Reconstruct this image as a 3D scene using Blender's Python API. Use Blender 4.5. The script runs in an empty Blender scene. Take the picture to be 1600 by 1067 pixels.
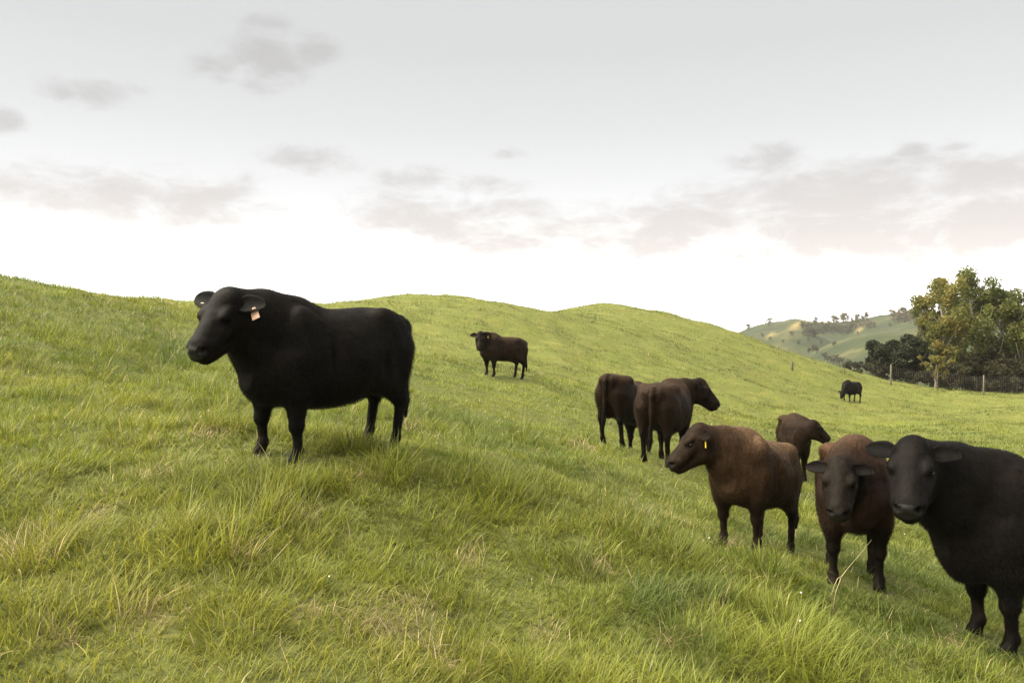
import bpy, bmesh, math, random
import numpy as np
from mathutils import Vector, Matrix

rng = np.random.default_rng(11)
random.seed(5)
GRASS = 1.0          # grass density factor
FUR = 1.0            # fur density factor
HAZE = 0.00018

S = bpy.context.scene
C = S.collection
R = math.radians

# ------------------------------------------------------------------ camera
FPX = 1244.0         # focal length in pixels of the 1600 px wide photograph
EYE = 1.7
HORIZ = 533.5
cam_d = bpy.data.cameras.new('camera')
cam_d.sensor_width = 36.0
cam_d.lens = 36.0 * FPX / 1600.0
cam_d.clip_start = 0.05
cam_d.clip_end = 6000.0
cam = bpy.data.objects.new('camera', cam_d)
C.objects.link(cam)
cam.location = (0, 0, EYE)
cam.rotation_euler = (R(90), 0, 0)
S.camera = cam

# ------------------------------------------------------------------ render settings
S.view_settings.view_transform = 'Standard'
S.view_settings.look = 'None'
S.view_settings.exposure = 1.5
S.view_settings.gamma = 1.0
S.view_settings.use_curve_mapping = False
S.render.engine = 'CYCLES'
cy = S.cycles
cy.use_denoising = True
cy.denoising_prefilter = 'NONE'
cy.denoising_input_passes = 'RGB_ALBEDO_NORMAL'
cy.max_bounces = 8
cy.diffuse_bounces = 3
cy.glossy_bounces = 2
cy.transmission_bounces = 3
cy.transparent_max_bounces = 4
cy.caustics_reflective = False
cy.caustics_refractive = False
S.render.film_transparent = False

# ------------------------------------------------------------------ sun + sky
SUN_AZ, SUN_EL = -100.0, 52.0        # degrees, azimuth measured from +Y towards +X
sun_d = bpy.data.lights.new('sun', 'SUN')
sun_d.energy = 4.9
sun_d.angle = R(78)
sun_d.color = (1.0, 0.92, 0.74)
sun = bpy.data.objects.new('sun', sun_d)
C.objects.link(sun)
sdir = Vector((math.sin(R(SUN_AZ)) * math.cos(R(SUN_EL)), math.cos(R(SUN_AZ)) * math.cos(R(SUN_EL)), math.sin(R(SUN_EL))))
sun.rotation_euler = (-sdir).to_track_quat('-Z', 'Y').to_euler()
sun.location = sdir * 40


class NT:
    """small helper to write shader node trees"""
    def __init__(self, tree):
        self.t = tree
        self.t.nodes.clear()

    def n(self, kind, **kw):
        nd = self.t.nodes.new(kind)
        for k, v in kw.items():
            setattr(nd, k, v)
        return nd

    def link(self, a, b):
        self.t.links.new(a, b)

    def put(self, sock, v):
        if hasattr(v, 'is_linked') or hasattr(v, 'links'):
            self.t.links.new(v, sock)
        else:
            sock.default_value = v

    def m(self, op, a, b=None, c=None, clamp=False):
        nd = self.n('ShaderNodeMath', operation=op, use_clamp=clamp)
        self.put(nd.inputs[0], a)
        if b is not None:
            self.put(nd.inputs[1], b)
        if c is not None:
            self.put(nd.inputs[2], c)
        return nd.outputs[0]

    def vm(self, op, a, b=None):
        nd = self.n('ShaderNodeVectorMath', operation=op)
        self.put(nd.inputs[0], a)
        if b is not None:
            self.put(nd.inputs[1], b)
        return nd.outputs[0]

    def mix(self, f, a, b, blend='MIX'):
        nd = self.n('ShaderNodeMix', data_type='RGBA', blend_type=blend, clamp_factor=True)
        self.put(nd.inputs['Factor'], f)
        self.put(nd.inputs[6], a)
        self.put(nd.inputs[7], b)
        return nd.outputs[2]

    def noise(self, vec, scale, detail=4, rough=0.5, dist=0.0):
        nd = self.n('ShaderNodeTexNoise')
        if vec is not None:
            self.put(nd.inputs['Vector'], vec)
        nd.inputs['Scale'].default_value = scale
        nd.inputs['Detail'].default_value = detail
        nd.inputs['Roughness'].default_value = rough
        nd.inputs['Distortion'].default_value = dist
        return nd.outputs['Fac']

    def ramp(self, f, stops, interp='LINEAR'):
        nd = self.n('ShaderNodeValToRGB')
        nd.color_ramp.interpolation = interp
        el = nd.color_ramp.elements
        while len(el) < len(stops):
            el.new(0.5)
        for e, (p, c) in zip(el, stops):
            e.position = p
            e.color = c if len(c) == 4 else (*c, 1)
        self.put(nd.inputs[0], f)
        return nd.outputs[0]

    def sstep(self, x, lo, hi):
        nd = self.n('ShaderNodeMapRange', interpolation_type='SMOOTHSTEP')
        self.put(nd.inputs['Value'], x)
        nd.inputs['From Min'].default_value = lo
        nd.inputs['From Max'].default_value = hi
        return nd.outputs[0]


def build_world():
    w = bpy.data.worlds.new('World')
    S.world = w
    w.use_nodes = True
    t = NT(w.node_tree)
    tc = t.n('ShaderNodeTexCoord')
    d = t.vm('NORMALIZE', tc.outputs['Generated'])
    sx = t.n('ShaderNodeSeparateXYZ')
    t.link(d, sx.inputs[0])
    X, Y, Z = sx.outputs
    az = t.m('MULTIPLY', t.m('ARCTAN2', X, Y), 180 / math.pi)      # degrees from +Y
    el = t.m('MULTIPLY', t.m('ARCSINE', Z), 180 / math.pi)
    sky = t.n('ShaderNodeTexSky', sky_type='NISHITA')
    sky.sun_disc = False
    sky.sun_elevation = R(SUN_EL)
    sky.sun_rotation = R(SUN_AZ)
    sky_b = t.mix(1.0, sky.outputs[0], (0.06, 0.06, 0.06, 1), 'MULTIPLY')
    # veil of high cloud: bright low down, greyer overhead
    e01 = t.m('DIVIDE', t.m('MAXIMUM', el, 0.0), 90.0, clamp=True)
    def g(v, tint=(1, 1, 1)):
        return (v * tint[0], v * tint[1], v * tint[2])
    K = 0.354
    veil = t.ramp(e01, [(0.0, g(3.2 * K, (1, .965, .90))), (0.05, g(2.2 * K, (1, .98, .94))), (0.083, g(1.22 * K, (1, .995, .98))), (0.10, g(1.03 * K)), (0.125, g(0.925 * K)),
                        (0.165, g(0.82 * K)), (0.22, g(0.735 * K)), (0.30, g(0.72 * K)), (1.0, g(0.95 * K))], 'LINEAR')
    base = t.mix(0.96, sky_b, veil)
    # clouds
    sc = t.n('ShaderNodeMapping')
    sc.inputs['Scale'].default_value = (1, 1, 2.3)
    t.link(d, sc.inputs['Vector'])
    v2 = sc.outputs[0]
    f1 = t.noise(v2, 11.0, 10, 0.60, 0.6)
    f2 = t.noise(v2, 2.6, 3, 0.5, 0.0)
    f3 = t.noise(v2, 30.0, 6, 0.6, 0.3)
    blobs = None
    for (u, v, ru, rv, s) in [(345, 106, 60, 26, .9), (412, 88, 62, 44, 1.12), (486, 78, 46, 26, .9), (400, 128, 40, 18, .8), (140, 146, 78, 22, .75), (215, 140, 60, 12, .5), (5, 185, 36, 24, .95),
                              (1215, 250, 72, 24, .95), (1420, 236, 34, 12, .8), (795, 238, 36, 11, .65), (495, 252, 76, 22, .75), (1490, 231, 40, 8, .5),
                              (650, 280, 60, 18, .75), (760, 292, 70, 16, .75), (760, 330, 110, 22, .75), (1080, 350, 170, 50, 1.1), (1330, 315, 170, 62, 1.15), (1290, 365, 210, 52, 1.2),
                              (1530, 282, 120, 34, 1.2), (1560, 350, 140, 60, 1.2), (250, 306, 240, 40, 1.05), (40, 300, 150, 36, 1.0), (640, 345, 150, 40, .95), (800, 372, 190, 32, .9), (1000, 385, 210, 30, .95)]:
        a0 = math.atan2(u - 800, FPX)
        e0 = math.degrees(math.atan2((HORIZ - v) / FPX * math.cos(a0), 1))
        ra = math.degrees(ru / FPX * math.cos(a0) ** 2)
        re = math.degrees(rv / FPX * math.cos(a0))
        dx = t.m('DIVIDE', t.m('SUBTRACT', az, math.degrees(a0)), ra)
        dy = t.m('DIVIDE', t.m('SUBTRACT', el, e0), re)
        r2 = t.m('ADD', t.m('MULTIPLY', dx, dx), t.m('MULTIPLY', dy, dy))
        b = t.m('MULTIPLY', t.m('EXPONENT', t.m('MULTIPLY', r2, -0.8)), s)
        blobs = b if blobs is None else t.m('MAXIMUM', blobs, b)
    # the same broken bank goes on all round the horizon outside the view
    dd = t.m('DIVIDE', t.m('SUBTRACT', el, 9.0), 3.5)
    ring = t.m('EXPONENT', t.m('MULTIPLY', t.m('MULTIPLY', dd, dd), -1.0))
    outside = t.sstep(t.m('ABSOLUTE', az), 33.0, 42.0)
    ring = t.m('MULTIPLY', t.m('MULTIPLY', ring, outside), t.sstep(f2, 0.35, 0.6))
    blobs = t.m('MAXIMUM', blobs, ring)
    dens = t.m('ADD', blobs, t.m('MULTIPLY', t.m('SUBTRACT', f1, 0.47), 2.1))
    dens = t.m('ADD', dens, t.m('MULTIPLY', t.m('SUBTRACT', f3, 0.5), 1.0))
    dens = t.m('MULTIPLY', t.sstep(dens, 0.20, 1.18), t.sstep(blobs, 0.06, 0.45))
    ccol = t.ramp(t.m('DIVIDE', el, 30.0, clamp=True), [(0.0, g(0.95 * K, (1, .94, .90))), (0.18, g(0.87 * K, (1, .92, .875))), (0.30, g(0.77 * K, (1, .95, .925))), (0.45, g(0.63 * K, (1, .99, .985))), (1.0, g(0.48 * K))])
    col = t.mix(t.m('MULTIPLY', dens, 0.9), base, ccol)
    # under the horizon the dome repeats the dim green of the land
    col = t.mix(t.sstep(el, -3.0, -0.2), (0.12, 0.12, 0.06, 1), col)
    bg = t.n('ShaderNodeBackground')
    t.link(col, bg.inputs['Color'])
    bg.inputs['Strength'].default_value = 1.0
    out = t.n('ShaderNodeOutputWorld')
    t.link(bg.outputs[0], out.inputs['Surface'])
    w.cycles.sampling_method = 'MANUAL'
    w.cycles.sample_map_resolution = 512

build_world()

# ------------------------------------------------------------------ small helpers
def pix(u, v, y):
    """the point seen at pixel (u, v) of the photograph at distance y along the view"""
    return np.array([(u - 800.0) / FPX * y, y, EYE - (v - HORIZ) / FPX * y])


def sm(x, a, b):
    t = np.clip((x - a) / (b - a), 0, 1)
    return t * t * (3 - 2 * t)


def _hash(ix, iy, seed):
    h = (ix.astype(np.int64) * 374761393 + iy.astype(np.int64) * 668265263 + seed * 974711) & 0xFFFFFFFF
    h = ((h ^ (h >> 13)) * 1274126177) & 0xFFFFFFFF
    h = (h ^ (h >> 16)) & 0xFFFFFF
    return h / float(0xFFFFFF)


def vnoise(x, y, seed=0):
    ix, iy = np.floor(x), np.floor(y)
    fx, fy = x - ix, y - iy
    fx = fx * fx * fx * (fx * (fx * 6 - 15) + 10)
    fy = fy * fy * fy * (fy * (fy * 6 - 15) + 10)
    a = _hash(ix, iy, seed); b = _hash(ix + 1, iy, seed)
    c = _hash(ix, iy + 1, seed); d = _hash(ix + 1, iy + 1, seed)
    return (a + (b - a) * fx) * (1 - fy) + (c + (d - c) * fx) * fy - 0.5


def fbm(x, y, seed=0, oct=4):
    s, a = 0.0, 1.0
    for k in range(oct):
        s = s + a * vnoise(x * 2 ** k + 17.3 * k, y * 2 ** k - 9.1 * k, seed + k)
        a *= 0.5
    return s


def tag(o, label=None, cat=None, group=None, kind=None):
    for k, v in (('label', label), ('category', cat), ('group', group), ('kind', kind)):
        if v:
            o[k] = v
    return o


def empty(name, loc=(0, 0, 0), rz=0.0):
    o = bpy.data.objects.new(name, None)
    o.location = loc
    o.rotation_euler = (0, 0, rz)
    o.empty_display_size = 0.2
    C.objects.link(o)
    return o


def add_obj(name, mesh, mats=(), parent=None):
    o = bpy.data.objects.new(name, mesh)
    for m in (mats if isinstance(mats, (list, tuple)) else [mats]):
        mesh.materials.append(m)
    C.objects.link(o)
    if parent:
        o.parent = parent
    return o


def mesh_np(name, co, faces=None, quads=None, tris=None, smooth=True):
    """mesh from numpy arrays; quads (n,4) and/or tris (n,3)"""
    me = bpy.data.meshes.new(name)
    co = np.ascontiguousarray(co, dtype=np.float32)
    q = np.zeros((0, 4), np.int32) if quads is None else np.asarray(quads, np.int32)
    t = np.zeros((0, 3), np.int32) if tris is None else np.asarray(tris, np.int32)
    me.vertices.add(len(co))
    me.vertices.foreach_set('co', co.ravel())
    me.loops.add(q.size + t.size)
    me.loops.foreach_set('vertex_index', np.concatenate([q.ravel(), t.ravel()]).astype(np.int32))
    me.polygons.add(len(q) + len(t))
    st = np.concatenate([np.arange(len(q)) * 4, q.size + np.arange(len(t)) * 3]).astype(np.int32)
    me.polygons.foreach_set('loop_start', st)
    me.update(calc_edges=True)
    me.polygons.foreach_set('use_smooth', np.full(len(q) + len(t), smooth, dtype=bool))
    return me


def set_col(me, name, rgb):
    a = me.attributes.new(name, 'FLOAT_COLOR', 'POINT')
    c = np.ones((len(rgb), 4), np.float32)
    c[:, :3] = rgb
    a.data.foreach_set('color', c.ravel())


def set_float(me, name, v):
    a = me.attributes.new(name, 'FLOAT', 'POINT')
    a.data.foreach_set('value', np.ascontiguousarray(v, np.float32))


def tube(points, radii, n=6, cap=True):
    """verts, quads, tris of a tube through points"""
    P = np.asarray(points, float)
    k = len(P)
    co, q, t = [], [], []
    up = np.array([0.31, 0.17, 0.93])
    for i in range(k):
        d = P[min(i + 1, k - 1)] - P[max(i - 1, 0)]
        d = d / (np.linalg.norm(d) + 1e-9)
        a = np.cross(d, up)
        if np.linalg.norm(a) < 1e-3:
            a = np.cross(d, [1, 0, 0])
        a /= np.linalg.norm(a)
        b = np.cross(d, a)
        for j in range(n):
            th = 2 * math.pi * j / n
            co.append(P[i] + radii[i] * (math.cos(th) * a + math.sin(th) * b))
    for i in range(k - 1):
        for j in range(n):
            j2 = (j + 1) % n
            q.append((i * n + j, i * n + j2, (i + 1) * n + j2, (i + 1) * n + j))
    if cap:
        co.append(P[0]); co.append(P[-1])
        c0, c1 = k * n, k * n + 1
        for j in range(n):
            j2 = (j + 1) % n
            t.append((c0, j2, j))
            t.append((c1, (k - 1) * n + j, (k - 1) * n + j2))
    return np.array(co), np.array(q).reshape(-1, 4), np.array(t).reshape(-1, 3)


class Geo:
    """collects tubes / faces into one mesh"""
    def __init__(self):
        self.co, self.q, self.t, self.nv, self.col = [], [], [], 0, []

    def add(self, co, q=None, t=None, col=None):
        co = np.asarray(co, float)
        self.co.append(co)
        if q is not None and len(q):
            self.q.append(np.asarray(q) + self.nv)
        if t is not None and len(t):
            self.t.append(np.asarray(t) + self.nv)
        if col is not None:
            self.col.append(np.broadcast_to(np.asarray(col, float), (len(co), 3)))
        self.nv += len(co)

    def tube(self, pts, rad, n=6, col=None):
        self.add(*tube(pts, rad, n), col)

    def mesh(self, name, smooth=True):
        me = mesh_np(name, np.concatenate(self.co), quads=np.concatenate(self.q) if self.q else None,
                     tris=np.concatenate(self.t) if self.t else None, smooth=smooth)
        if self.col:
            set_col(me, 'col', np.concatenate(self.col))
        return me


def new_mat(name):
    m = bpy.data.materials.new(name)
    m.use_nodes = True
    return m, NT(m.node_tree)


def finish(t, shader, disp=None):
    o = t.n('ShaderNodeOutputMaterial')
    t.link(shader, o.inputs['Surface'])


def pbsdf(t, col, rough=0.7, spec=0.4, normal=None, sheen=0.0, **kw):
    p = t.n('ShaderNodeBsdfPrincipled')
    t.put(p.inputs['Base Color'], col)
    t.put(p.inputs['Roughness'], rough)
    t.put(p.inputs['Specular IOR Level'], spec)
    if sheen:
        t.put(p.inputs['Sheen Weight'], sheen)
        p.inputs['Sheen Roughness'].default_value = 0.5
    for k, v in kw.items():
        t.put(p.inputs[k], v)
    if normal is not None:
        t.link(normal, p.inputs['Normal'])
    return p


def bump(t, h, strength=0.5, dist=0.02):
    b = t.n('ShaderNodeBump')
    b.inputs['Strength'].default_value = strength
    b.inputs['Distance'].default_value = dist
    t.link(h, b.inputs['Height'])
    return b.outputs[0]

def simple_mat(name, col, rough=0.5, spec=0.5, nscale=None, amt=0.25):
    m, t = new_mat(name)
    if nscale:
        tc = t.n('ShaderNodeTexCoord')
        n = t.noise(tc.outputs['Object'], nscale, 5, 0.6)
        lo = tuple(k * (1 - amt) for k in col[:3]); hi = tuple(min(1, k * (1 + amt)) for k in col[:3])
        c = t.ramp(n, [(0.3, lo), (0.7, hi)])
        p = pbsdf(t, c, rough, spec, bump(t, n, 0.3, 0.004))
    else:
        p = pbsdf(t, (*col[:3], 1), rough, spec)
    finish(t, p.outputs[0])
    return m

# ------------------------------------------------------------------ terrain
_cp = [pix(*a) for a in [
    # (column, row, distance) of ground seen in the photograph
    (800, 1067, 3.96), (0, 1067, 3.14), (400, 1067, 3.5), (1200, 1067, 4.3), (1600, 1067, 4.66),
    (480, 722, 6.5), (620, 712, 7.2), (410, 702, 6.9), (0, 700, 6.6), (0, 560, 11.0), (250, 580, 12.0), (800, 800, 6.35),
    (1400, 935, 6.0), (1560, 1000, 5.4), (1190, 858, 7.7), (1240, 855, 8.3), (1030, 716, 11.9), (965, 700, 13.2), (1245, 744, 14.0),
    (765, 589, 22.6), (820, 596, 23.0), (1327, 627, 45.0), (1392, 606, 53.0), (1537, 616, 53.0), (1640, 619, 54.0), (1450, 610, 53.0), (1340, 588, 55.0),
    (1150, 520, 60.0), (1200, 541, 59.0), (1250, 560, 57.0), (1295, 572, 56.0),
    (940, 477, 65.0), (1000, 483, 64.0), (1060, 495, 62.0), (1100, 505, 61.0), (890, 483, 64.0), (850, 490, 60.0),
    (660, 463, 45.0), (600, 466, 43.0), (710, 466, 46.0), (750, 473, 47.0), (800, 481, 50.0), (560, 470, 42.0), (510, 476, 40.0),
    (300, 477, 28.0), (400, 477, 33.0), (200, 473, 25.0), (150, 470, 24.0), (100, 460, 22.0), (60, 449, 20.0), (0, 438, 18.0), (-100, 425, 17.0), (-250, 412, 15.0),
    (700, 600, 18.0), (1000, 560, 38.0), (1150, 600, 38.0), (1300, 655, 31.0), (1550, 665, 28.0), (1570, 700, 20.0), (1450, 720, 17.0), (1800, 640, 44.0), (1750, 720, 16.0),
    (600, 540, 27.0), (450, 520, 22.0)]]
_cp += [np.array(p, float) for p in [
    # behind the crests the ground drops away; beside and behind the camera it goes on as a slope
    (-30, 42, -1), (-22, 55, -2.0), (-12, 64, -1.5), (2, 80, 1.0), (14, 86, -2.5), (24, 80, -5), (34, 70, -4.5), (46, 68, -4), (-40, 70, -9), (-10, 90, -9), (20, 105, -11), (45, 95, -10), (-60, 45, -7), (70, 75, -7),
    (0, 0, 0), (-4, 0, .55), (4, 0, -.75), (0, -6, -.5), (-10, -5, 1.0), (9, -5, -1.9), (-16, 6, 2.1), (-28, 18, 2.2), (18, 8, -2.3), (32, 25, -3.0), (-24, -20, 1), (20, -25, -5), (0, -30, -2.5), (50, 30, -5), (-50, 0, 0), (-60, -60, -8), (60, -40, -10), (0, -80, -12), (80, 20, -8)]]
_cp = np.array(_cp)


def _tps_k(r2):
    return 0.5 * r2 * np.log(r2 + 1e-9)


def _solve():
    P = _cp[:, :2] / 30.0
    n = len(P)
    d2 = ((P[:, None] - P[None]) ** 2).sum(-1)
    K = _tps_k(d2) + np.eye(n) * 1e-4
    A = np.zeros((n + 3, n + 3))
    A[:n, :n] = K
    A[:n, n] = 1
    A[:n, n + 1:] = P
    A[n:, :n] = A[:n, n:].T
    b = np.concatenate([_cp[:, 2], np.zeros(3)])
    return np.linalg.solve(A, b)

_w = _solve()


def tps(x, y):
    out = np.empty(len(x))
    P = _cp[:, :2] / 30.0
    for s in range(0, len(x), 60000):
        X = np.stack([x[s:s + 60000], y[s:s + 60000]], 1) / 30.0
        d2 = (X ** 2).sum(1)[:, None] + (P ** 2).sum(1)[None] - 2 * X @ P.T
        d2 = np.maximum(d2, 0)
        out[s:s + 60000] = _tps_k(d2) @ _w[:len(P)] + _w[len(P)] + X @ _w[len(P) + 1:]
    return out


def far_land(x, y):
    r = np.hypot(x, y)
    a = np.degrees(np.arctan2(x, y))
    def ridge(pts, D, w, floor):
        aa = [math.degrees(math.atan2(u - 800, FPX)) for u, v in pts]
        zz = [EYE + (HORIZ - v) / FPX * D * math.cos(math.radians(q)) for q, (u, v) in zip(aa, pts)]
        crest = np.interp(a, aa, zz)
        k = (r - D) / np.where(r < D, w, w * 1.3)
        return floor + (crest - floor) * np.exp(-k * k)
    n = fbm(x / 60, y / 85, 40, 4) * 6.0 + fbm(x / 170, y / 210, 50, 2) * 7 - np.abs(fbm(x / 38, y / 120, 55, 2)) * 9 + 1.5
    A = ridge([(900, 545), (1100, 524), (1150, 519.5), (1200, 508), (1245, 501), (1275, 503), (1310, 503), (1345, 498), (1390, 495), (1440, 491), (1520, 492), (1650, 497), (1900, 506), (2600, 525)], 760, 190, -24)
    B = ridge([(1150, 590), (1230, 566), (1270, 549), (1300, 536), (1335, 526), (1370, 519), (1410, 515), (1450, 513), (1600, 510), (1900, 530), (2500, 560)], 430, 120, -26)
    sp = ridge([(1100, 560), (1180, 535), (1230, 520), (1260, 522), (1300, 540), (1360, 560), (1500, 560)], 600, 70, -30)
    base = -24 + 26 * sm(r, 800, 1500)
    return np.maximum(np.maximum(A, B), np.maximum(sp, base)) + n * sm(r, 130, 330) * 0.8


def H0(x, y):
    """ground without the small tussocks"""
    x = np.atleast_1d(np.asarray(x, float)); y = np.atleast_1d(np.asarray(y, float))
    r = np.hypot(x, y)
    near = tps(x, y)
    near = near + fbm(x / 9.0, y / 9.0, 3, 3) * 0.16 * sm(r, 6, 16) + fbm(x / 3.2, y / 3.2, 8, 3) * 0.11
    k = sm(r, 88, 150)
    return near * (1 - k) + far_land(x, y) * k


def H(x, y):
    x = np.atleast_1d(np.asarray(x, float)); y = np.atleast_1d(np.asarray(y, float))
    r = np.hypot(x, y)
    return H0(x, y) + (fbm(x / 0.9, y / 0.9, 21, 2) * 0.13 + fbm(x / 2.0, y / 0.9, 28, 2) * 0.14 * sm(r, 9, 25) + (np.abs(fbm(x / 3.4, y / 1.5, 29, 3)) * -.34 + .08) * sm(r, 17, 32)) * (1 - sm(r, 100, 140))


def h1(x, y):
    return float(H(x, y)[0])


def dryness(x, y):
    """where the sward is dead and straw coloured, 0..1"""
    n = fbm(x / 1.1, y / 1.1, 61, 3)
    m = fbm(x / 9.0, y / 7.0, 71, 2)
    v = sm(n + 0.25 * m, 0.46, 0.66) * .55
    for (u, row, d, rad) in [(620, 1010, 4.2, .30), (660, 960, 4.5, .18), (235, 975, 3.9, .16), (1165, 868, 7.3, .33), (40, 915, 4.4, .2), (330, 725, 7.0, .22), (300, 660, 8.3, .25), (915, 722, 11.4, .3), (990, 800, 8.0, .22), (1490, 960, 5.3, .12), (90, 1000, 3.6, .10), (150, 830, 5.0, .14), (380, 900, 4.6, .11), (480, 1000, 4.1, .12), (470, 830, 5.3, .12), (730, 860, 5.4, .13), (850, 980, 4.6, .11), (940, 880, 5.6, .14), (560, 760, 6.2, .15), (700, 1040, 4.0, .12), (1040, 1000, 4.6, .10), (240, 770, 5.8, .16), (1060, 790, 8.2, .2)]:
        c = pix(u, row, d)
        v = np.maximum(v, .92 * np.exp(-((x - c[0]) ** 2 + (y - c[1]) ** 2) / (rad * .8) ** 2))
    # sun-bleached grass along the upper right edge of the hill
    return np.clip(v, 0, 1)


def build_ground():
    th = np.concatenate([np.linspace(-180, -52, 44)[:-1], np.arange(-52, 52.01, 0.4), np.linspace(52, 180, 44)[1:]])
    rr = np.concatenate([[0.0], 0.5 * 1.0205 ** np.arange(0, 403)])
    T, RR = np.meshgrid(np.radians(th), rr)
    x = (RR * np.sin(T)).ravel(); y = (RR * np.cos(T)).ravel()
    z = H(x, y)
    n, m = len(rr), len(th)
    i = np.arange((n - 1) * (m - 1))
    a = (i // (m - 1)) * m + i % (m - 1)
    q = np.stack([a, a + 1, a + m + 1, a + m], 1)
    me = mesh_np('pasture', np.stack([x, y, z], 1), quads=q)
    dry_sunlit = dryness(x, y) * (1 - sm(np.hypot(x, y), 90, 130))
    for (u, v, w, hgt, tilt) in [(1244, 509, 11, 4.5, -.45), (1212, 521, 16, 1.3, -.3), (1297, 503.5, 10, 1.8, 0), (1338, 514, 10, 1.1, 0)]:  # sunlit patches of the far hill, painted in as straw gold
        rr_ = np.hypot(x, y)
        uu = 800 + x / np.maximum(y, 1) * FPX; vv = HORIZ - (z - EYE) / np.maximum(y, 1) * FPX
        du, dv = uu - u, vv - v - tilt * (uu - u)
        dry_sunlit = np.maximum(dry_sunlit, np.exp(-(du / w) ** 2 - (dv / hgt) ** 2) * (y > 300) * (rr_ < 1100))
    set_float(me, 'straw_tone', dry_sunlit)
    mt, t = new_mat('pasture_ground')
    geo = t.n('ShaderNodeNewGeometry')
    pos = geo.outputs['Position']
    ln = t.n('ShaderNodeVectorMath', operation='LENGTH')
    t.link(pos, ln.inputs[0])
    dist = ln.outputs['Value']
    at = t.n('ShaderNodeAttribute', attribute_name='straw_tone')
    # near soil and thatch under the blades
    n1 = t.noise(pos, 14, 5, 0.6)
    near = t.ramp(n1, [(0.3, (0.055, 0.062, 0.018)), (0.55, (0.095, 0.105, 0.030)), (0.75, (0.14, 0.135, 0.045))])
    near = t.mix(t.m('MULTIPLY', at.outputs['Fac'], 0.35), near, (0.17, 0.13, 0.06, 1))
    # grazed sward where single blades are no longer seen
    n2 = t.noise(pos, 1.6, 5, 0.65)
    mid = t.ramp(n2, [(0.3, (0.10, 0.125, 0.026)), (0.5, (0.115, 0.124, 0.030)), (0.7, (0.155, 0.158, 0.040))])
    # distant hill pasture with worn patches, plus sunlit slopes painted gold
    n3 = t.noise(pos, 0.035, 6, 0.6)
    far = t.ramp(n3, [(0.34, (0.022, 0.031, 0.013)), (0.5, (0.031, 0.042, 0.016)), (0.60, (0.050, 0.055, 0.021)), (0.72, (0.10, 0.095, 0.042))])
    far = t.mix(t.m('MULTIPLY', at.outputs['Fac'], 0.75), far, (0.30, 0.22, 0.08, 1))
    c = t.mix(t.sstep(dist, 10, 34), near, mid)
    c = t.mix(t.sstep(dist, 90, 160), c, far)
    h = t.noise(pos, 9, 6, 0.7)
    p = pbsdf(t, c, 0.9, 0.15, bump(t, h, 0.6, 0.05))
    finish(t, p.outputs[0])
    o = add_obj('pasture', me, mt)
    o['kind'] = 'structure'

build_ground()


# ------------------------------------------------------------------ finding places on the land
def hit(u, v, r0=8.0, r1=1600.0):
    """where the line of sight through pixel (u, v) meets the land"""
    ys = r0 * (r1 / r0) ** np.linspace(0, 1, 2500)
    x = (u - 800.0) / FPX * ys
    z = EYE - (v - HORIZ) / FPX * ys
    below = np.nonzero(z < H(x, ys))[0]
    k = below[0] if len(below) else int(np.argmin(z - H(x, ys)))
    return np.array([x[k], ys[k], h1(x[k], ys[k])])

# ------------------------------------------------------------------ trees
def leaf_mat(name, trans=0.42):
    m, t = new_mat(name)
    a = t.n('ShaderNodeAttribute', attribute_name='col')
    p = pbsdf(t, a.outputs['Color'], 0.55, 0.3)
    tr = t.n('ShaderNodeBsdfTranslucent')
    t.link(a.outputs['Color'], tr.inputs['Color'])
    mx = t.n('ShaderNodeMixShader')
    mx.inputs[0].default_value = trans
    t.link(p.outputs[0], mx.inputs[1]); t.link(tr.outputs[0], mx.inputs[2])
    finish(t, mx.outputs[0])
    return m

def bark_mat(name, c):
    m, t = new_mat(name)
    tc = t.n('ShaderNodeTexCoord')
    mp = t.n('ShaderNodeMapping'); mp.inputs['Scale'].default_value = (1, 1, .25)
    t.link(tc.outputs['Object'], mp.inputs['Vector'])
    n = t.noise(mp.outputs[0], 9, 6, .65)
    col = t.ramp(n, [(.3, tuple(k * .6 for k in c)), (.7, tuple(k * 1.3 for k in c))])
    finish(t, pbsdf(t, col, .85, .2, bump(t, n, .7, .03)).outputs[0])
    return m

M_LEAF = leaf_mat('tree_leaves')
M_BARK = bark_mat('pale_bark', (.22, .19, .15))
M_BARK_D = bark_mat('dark_bark', (.07, .055, .04))


def leaves(geo_rng, centers, radii, n, size, palette, up=0.35):
    """n small leaf blades spread through the clumps; returns co, quads, colours"""
    centers = np.asarray(centers, float); radii = np.asarray(radii, float)
    vol = radii.prod(1) ** (2 / 3)
    pick = geo_rng.choice(len(centers), n, p=vol / vol.sum())
    d = geo_rng.normal(size=(n, 3))
    d /= np.linalg.norm(d, axis=1)[:, None]
    rr = geo_rng.random(n) ** 0.42
    p = centers[pick] + d * radii[pick] * rr[:, None]
    nrm = geo_rng.normal(size=(n, 3)) + d * 0.5 + np.array([0, 0, up])
    nrm /= np.linalg.norm(nrm, axis=1)[:, None]
    a = np.cross(nrm, geo_rng.normal(size=(n, 3)))
    a /= np.linalg.norm(a, axis=1)[:, None] + 1e-9
    b = np.cross(nrm, a)
    sz = size * .88 * (0.6 + 0.8 * geo_rng.random(n))[:, None]
    co = np.stack([p - a * sz * .5, p + b * sz * .3, p + a * sz * .5, p - b * sz * .3], 1).reshape(-1, 3)
    q = np.arange(4 * n).reshape(-1, 4)
    pal = np.array(palette)
    cl = (.6 * pal[geo_rng.integers(0, len(pal), len(centers))][pick] + .4 * pal[geo_rng.integers(0, len(pal), n)]) * (0.75 + 0.5 * geo_rng.random(n))[:, None]
    return co, q, np.repeat(cl, 4, 0)


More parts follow.
